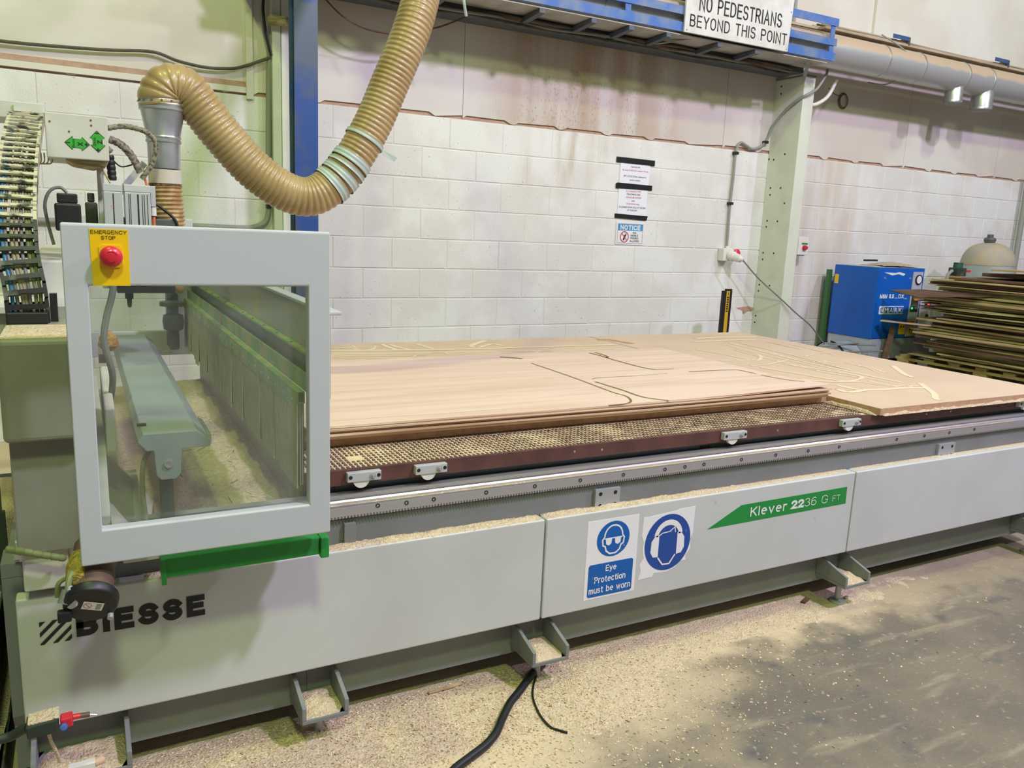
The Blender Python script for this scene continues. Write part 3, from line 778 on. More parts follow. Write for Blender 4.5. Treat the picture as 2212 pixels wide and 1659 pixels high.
# ragged soft edge of the right board's near end
dust_strip(spA, 2.884, 2.9035, 2.14, 2.42, .7605, .024)
Zg = .7906
def zl(ox, oy, sc, pts, Z): return [P(ox + x*sc, oy + y*sc, Z=Z) for x, y in pts]
A_ = lambda *p: zl(1400, 680, 812/2212, p, Zg)
B_ = lambda *p: zl(700, 680, 800/2212, p, Zg)
grooves = [
 (A_((480,165),(960,285),(1500,400)),.016),(A_((470,180),(800,262),(1300,372),(1560,425)),.016),(A_((540,165),(900,250),(1200,330)),.010),(A_((520,210),(1000,330),(1260,372)),.010),
 (A_((280,205),(440,232),(620,268),(662,252),(640,232),(520,200)),.014),(A_((420,270),(560,268),(680,262)),.014),(A_((600,300),(700,292),(820,265)),.012),
 (A_((660,310),(900,350),(1140,388),(1250,376),(1230,358),(1000,320),(800,290)),.014),(A_((900,380),(1060,392),(1250,392)),.018),(A_((1110,412),(1240,440),(1400,438),(1520,430),(1625,430)),.020),
 (A_((1600,402),(1680,462),(1690,490),(1715,502)),.018),(A_((1440,300),(1510,350),(1560,368)),.020),(A_((1040,270),(1060,280),(1260,300),(1400,340)),.010),
 (A_((700,160),(800,182),(900,205)),.006),(A_((920,245),(1000,228),(1075,222)),.010),(A_((840,175),(1000,212),(1100,240)),.006),(A_((1150,280),(1280,310),(1360,345)),.006),
 (A_((270,160),(480,150),(640,145)),.022),(A_((1120,440),(1180,455),(1290,440)),.022),(A_((560,180),(820,250)),.006),(A_((900,265),(1150,320)),.006),(A_((1300,390),(1480,425)),.012),(A_((1270,400),(1400,415),(1600,418)),.012),
 (A_((280,140),(420,132),(640,130)),.03),
 (B_((40,215),(400,212),(860,205),(1500,185),(2000,170)),.030),(B_((40,235),(300,232),(700,225),(1300,212)),.022),(B_((40,200),(250,195),(500,188)),.018),
 (B_((60,262),(480,258),(560,238),(700,225),(760,240),(900,222)),.012),(B_((160,182),(205,210),(285,205),(300,185)),.022),(B_((345,176),(390,195),(440,213)),.022),(B_((395,178),(450,195),(520,210)),.022),(B_((550,172),(600,188),(650,204)),.026),
 (B_((870,186),(915,170),(960,155)),.030),(B_((870,186),(915,196),(1000,175),(1070,185)),.022),(B_((900,238),(1000,225),(1100,214),(1240,232)),.012),(B_((1250,232),(1300,216),(1380,222)),.012),(B_((1350,215),(1400,228),(1450,220)),.010),(B_((1540,212),(1700,204),(1900,195),(2150,184)),.022),
 (B_((60,252),(300,248),(620,244)),.008),(B_((700,250),(1100,242),(1500,225)),.010)]
for pts, w in grooves:
    s_ = smooth(pts, 5)
    x = sum(p.x for p in pts) / len(pts)
    par = spA if x > 2.9 else spB
    s_ = [p for p in s_ if (p.x > 2.912 if par is spA else p.x < 2.89) and p.y < 4.31]
    if len(s_) > 1: obj('groove', B().ribbon(s_, w * (1.6 if par is spA else 1.25), Zg + .00005 * (len(pts) * 7 % 13) + random.uniform(0, .0004)), groove_m, par, fix=False)
    if len(s_) > 3 and random.random() < .6:
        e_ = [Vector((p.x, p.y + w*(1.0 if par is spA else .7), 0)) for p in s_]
        obj('groove', B().ribbon(e_, .0022, Zg + .0006), groove_d, par, fix=False)  # thin dark line painted beside the groove as its shaded edge
obj('groove', B().ribbon(B_((1630,150),(1700,148),(1840,172)), .05, Zg+.0005), mdf_edge, spB, fix=False)
# plywood sheets, five in a loose stack, top one lifting at the right front corner
zt = .7912
plys = [('lowest of the stacked plywood sheets, pink-brown edge', .010, 2.372, 2.868), ('second plywood sheet up in the stack on the board', .007, 2.362, 2.872),
        ('middle plywood sheet of the stack', .007, 2.368, 2.866), ('plywood sheet directly under the top one of the stack', .007, 2.356, 2.870), ('top plywood sheet with routed shapes and a lifted front corner', .007, 2.358, 2.858)]
tops = None
for i, (lb, th_, ya, xb) in enumerate(plys):
    amp = (.001, .002, .003, .004, .016)[i]
    wf = (lambda amp, ya, ph: lambda x, y: amp * max(0, (x - 1.7) / 1.15) ** 2 * max(0, 1 - (y - ya) / .35) * (0.75 + .25*math.sin(x*5+ph)) + (.0012*math.sin(x*2.2+ph)+.0012) * max(0, 1-(y-ya)/.2))(amp, ya, 0.6)
    t = board('plywood_sheet', .58, xb, ya, 3.53 + .004*(i % 2), zt, zt + th_, ply, ply_edge, lb, 'plywood sheet', wf, 60, 12, 'plywood sheets stacked on the machine table')
    zt += th_ + .0018
    tops = (t, wf, zt - .0018)
t, wf, Zt = tops
A2 = lambda *p: zl(1400, 680, 812/2212, p, Zt)
B2 = lambda *p: zl(700, 680, 800/2212, p, Zt)
for pts, w in ((B2((1240,290),(1480,372),(1715,460),(1800,485),(1832,512),(1810,530),(1700,541)),.006),(B2((1050,252),(1110,256),(1185,263)),.016),(B2((1585,228),(1640,242),(1690,257)),.010),
               (B2((1620,225),(1690,248),(1705,262),(1890,312),(1980,328)),.009),(B2((1600,385),(1650,376),(1850,366)),.003),(B2((1620,400),(1780,450),(1905,492),(2060,514)),.008),
               (A2((240,335),(480,325),(560,331),(700,365),(830,395),(920,408)),.007),(B2((1980,328),(2090,323)),.004),(B2((1850,366),(2050,350)),.002)):
    s_ = smooth(pts, 6)
    b = B(); b.ribbon(s_, w*1.7, 0); b.v = [(v[0], v[1], Zt + .0006 + wf(v[0], v[1])) for v in b.v]
    obj('cut_slot', b, slot_m, t, fix=False)
b = B().ribbon(B2((50,635),(350,613),(620,597),(1000,568),(1120,560)), .006, 0); b.v = [(v[0], v[1], Zt + .0006 + wf(v[0], v[1])) for v in b.v]
obj('dust_line', b, groove_m, t, fix=False)

# ------------------------------------------------------------------ gantry with hood
gan = thing('cnc_gantry', 'cream and grey gantry of the router with windowed guard hood at the near end', 'machine gantry', (0.1, 2.1, 0.6))
obj('leg_cover', B().box(-.162, .012, 1.95, 2.62, .962, 1.187), leg_dark, gan, bev=.012, seg=3)
dust_strip(gan, -.158, .008, 1.965, 2.20, 1.1868, .006)
obj('leg_shroud', B().box(-.156, .010, 2.0, 2.62, .690, .9615), leg_dark, gan, bev=.004)
obj('foot_block', B().prism([(-.150,.592),(-.055,.592),(-.058,.689),(-.150,.689)], lambda u, v, d: (u, d, v), 2.02, 2.6), cream, gan, bev=.004)
obj('foot_back_block', B().box(-.053, .12, 2.108, 2.6, .604, .689), cream, gan)
obj('foot_front_plate', B().box(.055, .155, 2.0, 2.09, .636, .705), cream, gan, bev=.003)
obj('cross_beam', B().box(-.30, -.03, 2.66, 4.32, .98, 1.165), cream, gan, bev=.006)
obj('beam_top_box', B().box(-.135, -.035, 2.90, 4.2, 1.1655, 1.30), cream, gan, bev=.006)
obj('shelf_cover', B().box(-.34, .012, 2.621, 2.93, 1.1655, 1.187), cream, gan, bev=.003)
# inner side of the leg seen through the window: slanting lower cheek
obj('leg_cheek', B().prism([(2.0,.62),(2.0,.76),(2.10,.90),(3.1,.90),(3.1,.62)], lambda u, v, d: (d, u, v), .0125, .034), cream, gan, bev=.002)
ck = B(); ck.v = [(.035,1.9,.745),(.10,1.9,.70),(.16,2.5,.62),(.035,2.5,.78),(.035,1.9,.69),(.10,1.9,.69),(.16,2.5,.61),(.035,2.5,.61)]
ck.f = [(0,1,2,3),(4,7,6,5),(0,4,5,1),(1,5,6,2),(2,6,7,3),(3,7,4,0)]
obj('sloping_cheek', ck, cream, gan)
obj('cheek_bracket', B().prism([(2.12,.88),(2.12,.99),(2.5,1.03),(2.5,.88)], lambda u, v, d: (d, u, v), .0355, .058), cream, gan, bev=.004)
obj('cheek_fitting', B().lathe((.0355, 2.55, 1.06), (1,0,0), [(0,.032),(.018,.032),(.018,.012),(.03,.012)], 6), motor_br, gan)
# near hood frame
YE = 1.8
xo0, xo1, zo0, zo1 = -.029, .499, .724, 1.434
xi0, xi1, zi0, zi1 = .014, .4495, .800, 1.312
hf = obj('hood_frame', B().ring([(xo0,zo0),(xo1,zo0),(xo1,zo1),(xo0,zo1)], [(xi0,zi0),(xi1,zi0),(xi1,zi1),(xi0,zi1)], lambda u, v, d: (u, d, v), YE, YE + .032), hood_grey, gan, bev=.004, seg=3)
obj('window_pane', B().box(xi0 - .004, xi1 + .004, YE + .033, YE + .037, zi0 - .004, zi1 + .004), glass, hf)
obj('pane_gasket', B().box(xi0 - .002, xi1 + .002, YE + .003, YE + .0045, zi0 - .0012, zi0 + .0006), white_plastic, hf)
pl_ = obj('emergency_plate', B().prism([(.0225,1.3125),(.0895,1.3125),(.0895,1.424),(.0205,1.424)], lambda u, v, d: (u, d, v), YE - .0012, YE - .0002), yellow, hf, label='yellow emergency stop plate')
stext('EMERGENCY', blk_ink, hf, .0228, .0870, 1.4145, 1.4218, YE - .002, t=.14)
stext('STOP', blk_ink, hf, .041, .0665, 1.4035, 1.4110, YE - .002, t=.14)
bt = obj('emergency_button', B().lathe((.0565, YE - .0015, 1.371), (0,-1,0), [(0,.012),(.012,.012),(.013,.0205),(.017,.0212),(.022,.0205),(.027,.017),(.030,.011),(.0310,.0045)], 32), red_pl, hf, sm=True, label='red mushroom emergency button')
obj('button_collar', B().prism([(.0365,1.353),(.0400,1.349),(.073,1.349),(.0775,1.353),(.0775,1.389),(.0725,1.393),(.0415,1.393),(.0365,1.389)], lambda u, v, d: (u, d, v), YE - .0035, YE - .0013), yellow, hf)
ar = B()
for a0 in (200, 20): stroke(ar, arc(.0565, 1.371, .0105, .0105, a0, a0 + 110, 8), .0012, lambda u, v: (u, YE - .0325, v))
obj('twist_arrows', ar, mat('dark_red_print', (140,16,34), .5), hf, fix=False)
# green skirt under the hood
sk = obj('hood_skirt', B().box(.128, .490, 1.862, 1.905, .644, .690), green_paint, gan, bev=.003, label='green painted skirt below the hood')
obj('skirt_end', B().box(.4905, .512, 1.855, 1.91, .636, .690), green_paint, sk, bev=.003)
obj('skirt_lip', B().box(.128, .138, 1.856, 1.8615, .630, .690), green_paint, sk)
obj('skirt_hanger', B().box(.13, .50, 1.90, 1.96, .6905, .735), hood_grey, gan)
# far hood frame
YF = 4.42
ff = obj('far_hood_frame', B().ring([(xo0,zo0+.02),(xo1+.02,zo0+.02),(xo1+.02,zo1),(xo0,zo1)], [(xi0,zi0+.07),(xi1-.06,zi0+.07),(xi1-.06,zi1),(xi0,zi1)], lambda u, v, d: (u, d, v), YF, YF + .032), hood_grey, gan, bev=.004)
obj('window_pane', B().box(xi0 - .004, xi1 - .056, YF + .008, YF + .012, zi0 + .066, zi1 + .004), glass, ff)
obj('far_post', B().box(.375, .425, 4.30, 4.40, .80, 1.434), deep_grey, gan, bev=.003)
kn = obj('clamp_knob', B().lathe((.395, 4.25, .80), (0,0,1), [(0,.022),(.09,.022),(.10,.045),(.14,.05),(.17,.045),(.18,.02),(.21,.018),(.215,.06),(.235,.06),(.24,.02)], 20), deep_grey, gan, sm=True)
# hood side wall on the right with brush curtain
XS = .505
obj('side_plate', B().box(XS, XS + .004, YE + .033, YF - .001, 1.045, 1.243), mat('side_plate_grey', (168,170,156), .5, c2=(186,180,130), scale=5, lo=.5, hi=.7), gan)
obj('top_flange', B().box(XS - .004, XS + .030, YE + .033, YF - .001, 1.2432, 1.252), hood_grey, gan, bev=.002)
ag = obj('angle_ledge', B().box(XS - .020, XS - .0005, YE + .06, YF - .03, 1.128, 1.134), green_dusty, gan)
for i in range(13): obj('rivet', B().lathe((XS - .013, 1.98 + i*.18, 1.134), (0,0,1), [(0,.004),(.002,.003)], 8), olive_d, ag)
obj('recess_strip', B().box(XS - .006, XS - .0005, YE + .06, YF - .03, 1.062, 1.1275), mat('dark_green_steel', (50,92,60), .5, c2=(80,110,60), scale=12), gan)
fg = obj('flange_strip', B().box(XS - .026, XS - .0205, YE + .06, YF - .03, 1.040, 1.085), green_dusty, gan)
tb = obj('brush_holder', B().ring([(XS-.046,1.010),(XS-.027,1.010),(XS-.027,1.040),(XS-.046,1.040)], [(XS-.0435,1.0125),(XS-.0295,1.0125),(XS-.0295,1.0375),(XS-.0435,1.0375)], lambda u, v, d: (u, d, v), 1.955, YF - .05), green_dusty, gan, label='dusty green tube holding the brush curtain')
obj('holder_clip', B().box(XS - .0475, XS - .0465, 1.955, YF - .05, .990, 1.030), green_dusty, tb)
rv = B().lathe((0,0,0), (-1,0,0), [(0,.0045),(.003,.0035),(.004,.001)], 8)
r0 = obj('rivet', rv, steel, tb, sm=True); r0.location = (XS - .0475, 2.0, 1.008)
for i in range(1, 24): inst('rivet', r0.data, Matrix.Translation((XS - .0475, 2.0 + i*.098, 1.008)), tb)
# bristle strips: hanging slats with slits between them
yb = 1.958
k = 0
while yb < 4.34:
    w = random.uniform(.07, .13); w = min(w, 4.36 - yb)
    zl_ = .790 + random.uniform(-.006, .012); tx = random.uniform(-.006, .004)
    b = B(); b.v = [(XS-.0460,yb,1.009),(XS-.0460,yb+w-.004,1.009),(XS-.046+tx,yb+w-.004+random.uniform(-.004,.003),zl_+random.uniform(-.004,.004)),(XS-.046+tx,yb+random.uniform(-.002,.004),zl_),
                    (XS-.0430,yb,1.009),(XS-.0430,yb+w-.004,1.009),(XS-.043+tx,yb+w-.004,zl_),(XS-.043+tx,yb,zl_)]
    b.f = [(0,1,2,3),(7,6,5,4),(0,4,5,1),(1,5,6,2),(2,6,7,3),(3,7,4,0)]
    obj('bristle_strip', b, brist, tb)
    yb += w; k += 1
for i in range(5):
    x = XS - .0418 + i*.0032
    b = B(); b.box(x, x+.0022, 1.960+.002*i, YF-.06, .800+random.uniform(-.008,.006), 1.009)
    obj('bristle_layer', b, brist if i % 2 else brist_d, tb)
# grey covered bar running through the hood
pr = [(.100,.925),(.112,.945),(.232,.945),(.262,.918),(.262,.902),(.196,.902),(.192,.84),(.180,.828),(.148,.828),(.138,.84),(.134,.902),(.118,.902)]
br_ = obj('inner_cover_bar', B().prism(pr, lambda u, v, d: (u, d, v), 2.02, 3.76), bar_grey, gan, bev=.002, label='long blue-grey covered bar inside the hood')
obj('bar_end_bolt', B().lathe((.165, 2.02, .868), (0,-1,0), [(0,.010),(.006,.010),(.006,.006),(.003,.006)], 14), steel, br_, sm=True)
obj('bar_clip', B().box(.104, .125, 2.10, 2.112, .9452, .950), black, br_)
obj('bar_post', B().box(.15, .178, 2.06, 2.12, .62, .8275), olive_d, br_)
obj('bar_hose', B().tube(smooth([(.13,2.08,.89),(.112,2.06,.86),(.108,2.06,.78),(.120,2.07,.64)], 6), .006, 8), cab_ol, br_, sm=True)
obj('pendant_hose', B().tube(smooth([(.075,2.2,1.36),(.07,2.2,1.27),(.052,2.2,1.20),(.045,2.2,1.14),(.06,2.22,1.05),(.05,2.3,.95)], 8), .008, 8), wire_gy, gan, sm=True)
obj('hose_dust_clump', B().lathe((.06, 2.45, 1.08), (0,0,1), [(0,.012),(.015,.026),(.04,.022),(.055,.006)], 12), mat('ochre_dust', (186,140,60), .9, c2=(150,104,44), scale=60, bump=.8, bscale=200), gan, sm=True)
# sawdust on the deck under the gantry
def deck(u, v):
    x = -.05 + .57*u; y = 2.10 + 2.2*v
    h = .012 + .03*u*u + .018*noise.noise(Vector((x*6, y*5, 3))) + .006*noise.noise(Vector((x*40, y*40, 1)))
    return (x, y, .600 + max(.001, h))
tag(obj('deck_sawdust', B().grid(50, 160, deck), dust, bed, sm=True, ang=3, fix=False), kind='stuff', label='heap of yellow sawdust on the end deck')
for i in range(46):
    x, y = random.uniform(.24, .47), random.uniform(2.25, 3.5); a = random.uniform(0, 3.1); L_ = random.uniform(.015, .055)
    z = .645 + random.uniform(0, .008)
    tag(obj('wood_splinter', B().bar((x, y, z), (x+L_*math.cos(a), y+L_*math.sin(a), z + random.uniform(-.004, .006)), .0018, .0015), random.choice((woodC, chip_m, woodB)), None),
        'thin wood splinter on the sawdust under the gantry', 'splinter', 'splinters on the sawdust under the gantry')
tag(obj('metal_block', B().prism([(.27,.60),(.40,.60),(.40,.665),(.36,.675),(.27,.675)], lambda u, v, d: (u, d, v), 3.05, 3.3), bar_grey, None, bev=.004), 'grey metal block half buried in the sawdust under the gantry', 'metal block')

# ------------------------------------------------------------------ router head
hd_ = thing('router_head', 'router head carrying a white arm with green arrow stickers, slides and motors', 'router head', (.15, 3.0, 1.14))
YH = 2.9
arm = obj('arm_box', B().box(-.069, .1015, YH, 3.25, 1.612, 1.745), cream, hd_, bev=.003)
obj('arm_beam', B().box(-.30, -.0695, 2.98, 3.2, 1.725, 1.775), cream, hd_, bev=.002)
obj('arm_end_plate', B().box(-.15, -.075, 2.97, 2.975, 1.69, 1.768), cream, hd_)
obj('dust_pouch', B().prism([(-.02,1.611),(.0,1.600),(.06,1.592),(.095,1.601),(.1,1.611)], lambda u, v, d: (u, d, v), 2.93, 3.2), woodA, arm)
for px, py in ((107,262),(196,260),(197,271),(149,284)):
    p = P(px, py, Y=YH); obj('screw', B().lathe((p.x, YH - .0004, p.z), (0,-1,0), [(0,.003),(.0008,.003)], 8), motor_br, arm)
def arrow(cx, cz, L_, w, vert, rot):
    pts = [(-L_/2,0),(-L_/2+.022,w*.78),(-L_/2+.024,w*.5),(L_/2-.024,w*.5),(L_/2-.022,w*.78),(L_/2,0),(L_/2-.022,-w*.78),(L_/2-.024,-w*.5),(-L_/2+.024,-w*.5),(-L_/2+.022,-w*.78)]
    c, s_ = math.cos(rot), math.sin(rot)
    T = lambda k: [(cx + (u*c - v*s_)*k, cz + (u*s_ + v*c)*k) for u, v in pts]
    a = obj('arrow_sticker', B().flat(T(1.0), lambda u, v: (u, YH - .0008, v)), black, arm, fix=False)
    obj('arrow_face', B().flat(T(.93), lambda u, v: (u, YH - .0013, v)), mat('arrow_green', (60,166,58), .4), a, fix=False)
    return a
q = P(167, 310, Y=YH); arrow(q.x, q.z, .070, .027, False, -.04)
q2 = P(211, 306, Y=YH); arrow(q2.x, q2.z, .066, .027, True, -math.pi/2 + .04)
def rtext(s, cx, cz, w, h, rot, bold=.03):
    c, s_ = math.cos(rot), math.sin(rot)
    text('lettering', s, blk_ink, arm, -w/2, w/2, -h/2, h/2, 0, bold=bold, fn=lambda u, v: (cx + u*c - v*s_, YH - .0018, cz + u*s_ + v*c))
rtext('X', q.x + .008, q.z - .001, .013, .015, math.pi/2)
rtext('+', q.x + .025, q.z - .001, .011, .011, 0)
rtext('-', q.x - .025, q.z + .001, .011, .003, 0, 0)
rtext('Biesse', q.x - .011, q.z, .024, .008, math.pi/2, 0)
rtext('Z', q2.x + .006, q2.z - .001, .013, .014, math.pi/2)
rtext('-', q2.x, q2.z + .025, .011, .003, 0, 0)
rtext('+', q2.x, q2.z - .025, .011, .011, 0)
rtext('Biesse', q2.x - .009, q2.z, .024, .008, math.pi/2, 0)
# linear slides
def slide(px0, px1, pyt, Y, d):
    a = P(px0, pyt, Y=Y); b_ = P(px1, pyt, Y=Y); x0, x1 = a.x, b_.x; zt_ = a.z
    s_ = obj('linear_slide', B().box(x0, x1, Y, Y + d, 1.24, zt_ - .024), alu, hd_, bev=.002)
    obj('slide_cap', B().box(x0 - .001, x1 + .001, Y - .001, Y + d, zt_ - .0235, zt_), panel_grey, s_, bev=.002)
    w = x1 - x0
    for u in ((.48,.54) , ):
        obj('slot', B().box(x0 + w*u[0], x0 + w*u[1], Y - .0008, Y - .0002, 1.25, zt_ - .03), black, s_)
    return s_, x0, x1, zt_
s1, a0, a1, z_ = slide(222, 263, 396, 2.92, .06)
s2, c0, c1, z2 = slide(268, 324, 398, 2.94, .09)
w = c1 - c0
for u in (.14, .2, .66, .74, .86): obj('slot', B().box(c0 + w*u, c0 + w*(u+.025), 2.9392, 2.9398, 1.25, z2 - .03), black, s2)
obj('status_light', B().box(a0+.020, a0+.0225, 2.9185, 2.9195, 1.475, 1.478), red_led, s1)
e0 = P(325, 402, Y=2.96); e1 = P(334, 440, Y=2.96)
ef = obj('sensor_block', B().box(e0.x, e1.x + .004, 2.96, 3.0, e1.z - .01, e0.z), alu, hd_, bev=.001)
obj('cable_gland', B().lathe((e0.x + .008, 2.97, e1.z - .04), (0,0,1), [(0,.008),(.028,.008)], 12), white_plastic, ef)
obj('orange_lead', B().tube([(e0.x + .008, 2.97, 1.25), (e0.x + .008, 2.97, e1.z - .04)], .004, 8), orange, ef)
# servo motors
def motor(px0, px1, py0, py1, Y, m_):
    a = P(px0, py0, Y=Y); b_ = P(px1, py1, Y=Y)
    mo = obj('servo_motor', B().box(a.x, b_.x, Y, Y + (b_.x - a.x), b_.z, a.z - .03), m_, hd_, bev=.006)
    obj('motor_cap', B().box(a.x + .008, b_.x - .008, Y + .006, Y + (b_.x - a.x) - .006, a.z - .0295, a.z), m_, mo, bev=.004)
    return mo
motor(115, 178, 416, 500, 2.85, black)
motor(182, 214, 416, 500, 3.05, olive_d)
obj('motor_bracket', B().box(.03, .10, 3.04, 3.16, 1.34, 1.41), olive_d, hd_)
pst = P(214, 350, Y=3.06); pse = P(214, 490, Y=3.06)
obj('head_post', B().box(pst.x - .008, pst.x + .012, 3.06, 3.10, 1.2, pst.z + .02), cream, hd_, bev=.002)
# spindle body, skirt brush and tool
sx = P(280, 640, Y=3.0).x
obj('spindle_body', B().box(.10, .30, 2.99, 3.16, 1.215, 1.44), deep_grey, hd_, bev=.004)
obj('spindle_brush', B().box(.108, .285, 2.96, 3.15, 1.193, 1.2145), black, hd_)
sp_ = obj('spindle_nose', B().lathe((sx, 3.02, 1.2145), (0,0,-1), [(0,.018),(.022,.018),(.026,.013),(.045,.013),(.047,.008),(.068,.007),(.075,.004)], 16), olive_d, hd_, sm=True)
# arm to the hose, ribbed conduits
obj('hose_arm', B().bar(P(245, 432, Y=3.12), P(312, 352, Y=3.12), .02, .022), alu, hd_)
wrap_m = mat('spiral_wrap', (138,130,112), .6, c2=(70,66,56), scale=110, lo=.52, hi=.6)
def conduit(pts, r, m_=None, ribs=True, nm='spiral_conduit'):
    pa = resample(smooth(pts, 10), .004)
    m_ = m_ or wrap_m
    return obj(nm, B().tube(pa, r, 10, rf=(lambda i: r * (1.0 if (i % 4) else .86)) if ribs else None), m_ or cable_d, hd_, sm=True)
conduit([P(231,277,Y=2.98),P(270,273,Y=2.98),P(315,285,Y=2.97),P(337,310,Y=2.97),P(330,350,Y=2.97),P(305,388,Y=2.97)], .009)
conduit([P(235,300,Y=3.0),P(262,313,Y=3.0),P(285,338,Y=3.0),P(305,375,Y=3.0)], .013)
conduit([P(240,320,Y=2.96),P(222,340,Y=2.96),P(218,362,Y=2.96)], .010)
conduit([P(236,335,Y=3.0),P(240,360,Y=3.0),P(243,392,Y=3.0)], .014, black)
conduit([P(243,345,Y=3.02),P(262,360,Y=3.02),P(288,355,Y=3.02)], .0025, black, False, 'thin_lead')
conduit([P(221,365,Y=2.95),P(232,385,Y=2.95),P(240,398,Y=2.95)], .003, woodA, False, 'thin_lead')
conduit([P(313,385,Y=2.98),P(322,420,Y=2.98),P(330,470,Y=2.98),P(330,500,Y=2.98)], .004, orange, False, 'thin_lead')
conduit([P(330,437,Y=2.99),P(350,450,Y=2.99),P(378,475,Y=2.99),P(385,500,Y=2.99)], .005, black, False, 'thin_lead')
conduit([P(145,417,Y=2.9),P(130,405,Y=2.9),P(108,412,Y=2.9),P(97,440,Y=2.9),P(103,480,Y=2.9),P(117,530,Y=2.9)], .005, wire_gy, False, 'motor_cable')
for px in (82, 88, 95, 103, 112):
    conduit([P(px,330,Y=3.0),P(px+1,348,Y=3.0),P(px-6,354,Y=3.0),P(80,352,Y=3.0)], .002, woodA, False, 'thin_lead')

# ------------------------------------------------------------------ cable chain on the leg
ch = thing('cable_chain', 'dusty open-link cable chain curving up from the gantry leg', 'cable chain', (-.115, 2.25, 1.187))
cp = smooth([(-.114,2.235,1.195),(-.116,2.225,1.27),(-.128,2.26,1.36),(-.130,2.35,1.455),(-.126,2.50,1.56),(-.120,2.68,1.65),(-.115,2.88,1.72),(-.113,3.00,1.735)], 20)
cps = resample(cp, .034)
lk = B()
for s_ in (-1, 1): lk.box(s_*.041 - .004, s_*.041 + .004, -.012, .022, -.016, .016)
lk.box(-.037, .037, -.012, -.007, -.006, .006); lk.box(-.037, .037, .017, .021, -.006, .006)
lk.box(-.012, .012, -.0135, -.0122, -.004, .004)
meA = None
for i in range(len(cps) - 1):
    t_ = (cps[i+1] - cps[i]).normalized()
    x_ = Vector((1,0,0)); x_ = (x_ - t_ * x_.dot(t_)).normalized(); y_ = t_.cross(x_)
    if meA is None:
        o_ = obj('chain_link', lk, chain_blk, ch, bev=0)
        meA = o_.data; off_ = o_.location.copy(); bpy.data.objects.remove(o_)
        meB = meA.copy(); meB.materials.clear(); meB.materials.append(chain_top)
    mw = Matrix.Identity(4)
    for r_ in range(3): mw[r_][0], mw[r_][1], mw[r_][2], mw[r_][3] = x_[r_], y_[r_], t_[r_], cps[i][r_]
    inst('chain_link', meB if cps[i].z > 1.42 else meA, mw @ Matrix.Translation(off_), ch)
for k, (dx, m_) in enumerate(((-.030,cab_blue),(-.021,wire_gy),(-.008,cab_tan),(.000,cab_tan),(.009,wire_gy),(.021,cab_ol),(.029,cab_ol))):
    pts = [Vector((p.x + dx + .002*math.sin(i*.5+k), p.y + .004, p.z)) for i, p in enumerate(cps)]
    obj('inner_cable', B().tube(pts, .0042, 8), m_, ch, sm=True)
obj('end_bracket', B().box(-.158, -.072, 2.205, 2.27, 1.1872, 1.215), black, ch, bev=.003)
obj('end_plate', B().box(-.068, -.052, 2.25, 2.28, 1.1872, 1.255), black, ch)

# ------------------------------------------------------------------ extraction hose
hs = thing('extraction_hose', 'brown ribbed extraction hose looping from the router head up past the blue rails', 'hose', (.28, 3.1, 1.25))
hp = [(.281,3.1,1.815),(.279,3.1,1.848),(.302,3.1,1.882),(.352,3.1,1.878),(.405,3.1,1.822),(.470,3.1,1.742),(.575,3.1,1.632),(.690,3.1,1.558),(.785,3.1,1.545),(.875,3.1,1.602),(.955,3.1,1.705),(1.030,3.1,1.840),(1.092,3.1,1.985),(1.150,3.1,2.12),(1.205,3.12,2.26),(1.265,3.2,2.42),(1.33,3.35,2.62),(1.40,3.6,2.85),(1.47,4.0,3.10),(1.55,4.5,3.35)]
ha = resample(smooth(hp, 12), .0038)
R_ = .072
obj('ribbed_hose', B().tube(ha, R_, 30, rf=lambda i: R_ - (.0042 if i % 5 == 0 else 0) + (.0012 if i % 5 in (2, 3) else 0) + (.003 if i < 40 else 0)), hose_m, hs, sm=True, ang=3)
obj('metal_reducer', B().lathe((.279,3.1,1.610), (0,0,1), [(0,.052),(.085,.053),(.088,.057),(.095,.057),(.098,.053),(.104,.057),(.110,.055),(.190,.070),(.193,.075),(.199,.075),(.202,.071),(.210,.076),(.218,.073),(.236,.070)], 36), galv, hs, sm=True)
obj('reducer_label', B().lathe((.279,3.1,1.560), (0,0,1), [(0,.0535),(.046,.0535)], 32), mat('clear_tape', (204,196,180), .3), hs, sm=True)
obj('code_band', B().lathe((.279,3.1,1.548), (0,0,1), [(0,.054),(.011,.054)], 32), mat('bronze_tape', (128,100,64), .35, c2=(60,50,40), scale=120), hs, sm=True)
lo = resample(smooth([(.279,3.1,1.55),(.283,3.1,1.45),(.290,3.1,1.35),(.288,3.1,1.24),(.275,3.1,1.215)], 10), .0036)
obj('lower_hose', B().tube(lo, .055, 26, rf=lambda i: .053 + .004*math.cos(2*math.pi*i/4.0)), hose_d, hs, sm=True, ang=3)
def wrap(i0, i1, m_, dr=.0055, skew=3):
    seg_ = ha[i0:i1]
    obj('tape_wrap', B().tube(seg_, R_, 30, rf=lambda i: R_ + dr + .0012*math.cos(2*math.pi*(i+i0)/4.0), caps=False), m_, hs, sm=True, ang=3)
def idx(px, py):
    p = P(px, py, Y=3.1); return min(range(len(ha)), key=lambda i: (ha[i] - p).length)
i1 = idx(715, 410); i2 = idx(775, 345)
wrap(i1, i1 + 9, tape_gr); wrap(i1 + 12, i1 + 21, tape_gr); wrap(i1 + 24, i1 + 29, tape_gr); wrap(i2 - 10, i2 - 1, tape_gr)
i3 = idx(790, 310); wrap(i3, i3 + 5, tape_gr)
q = ha[i3 + 2]
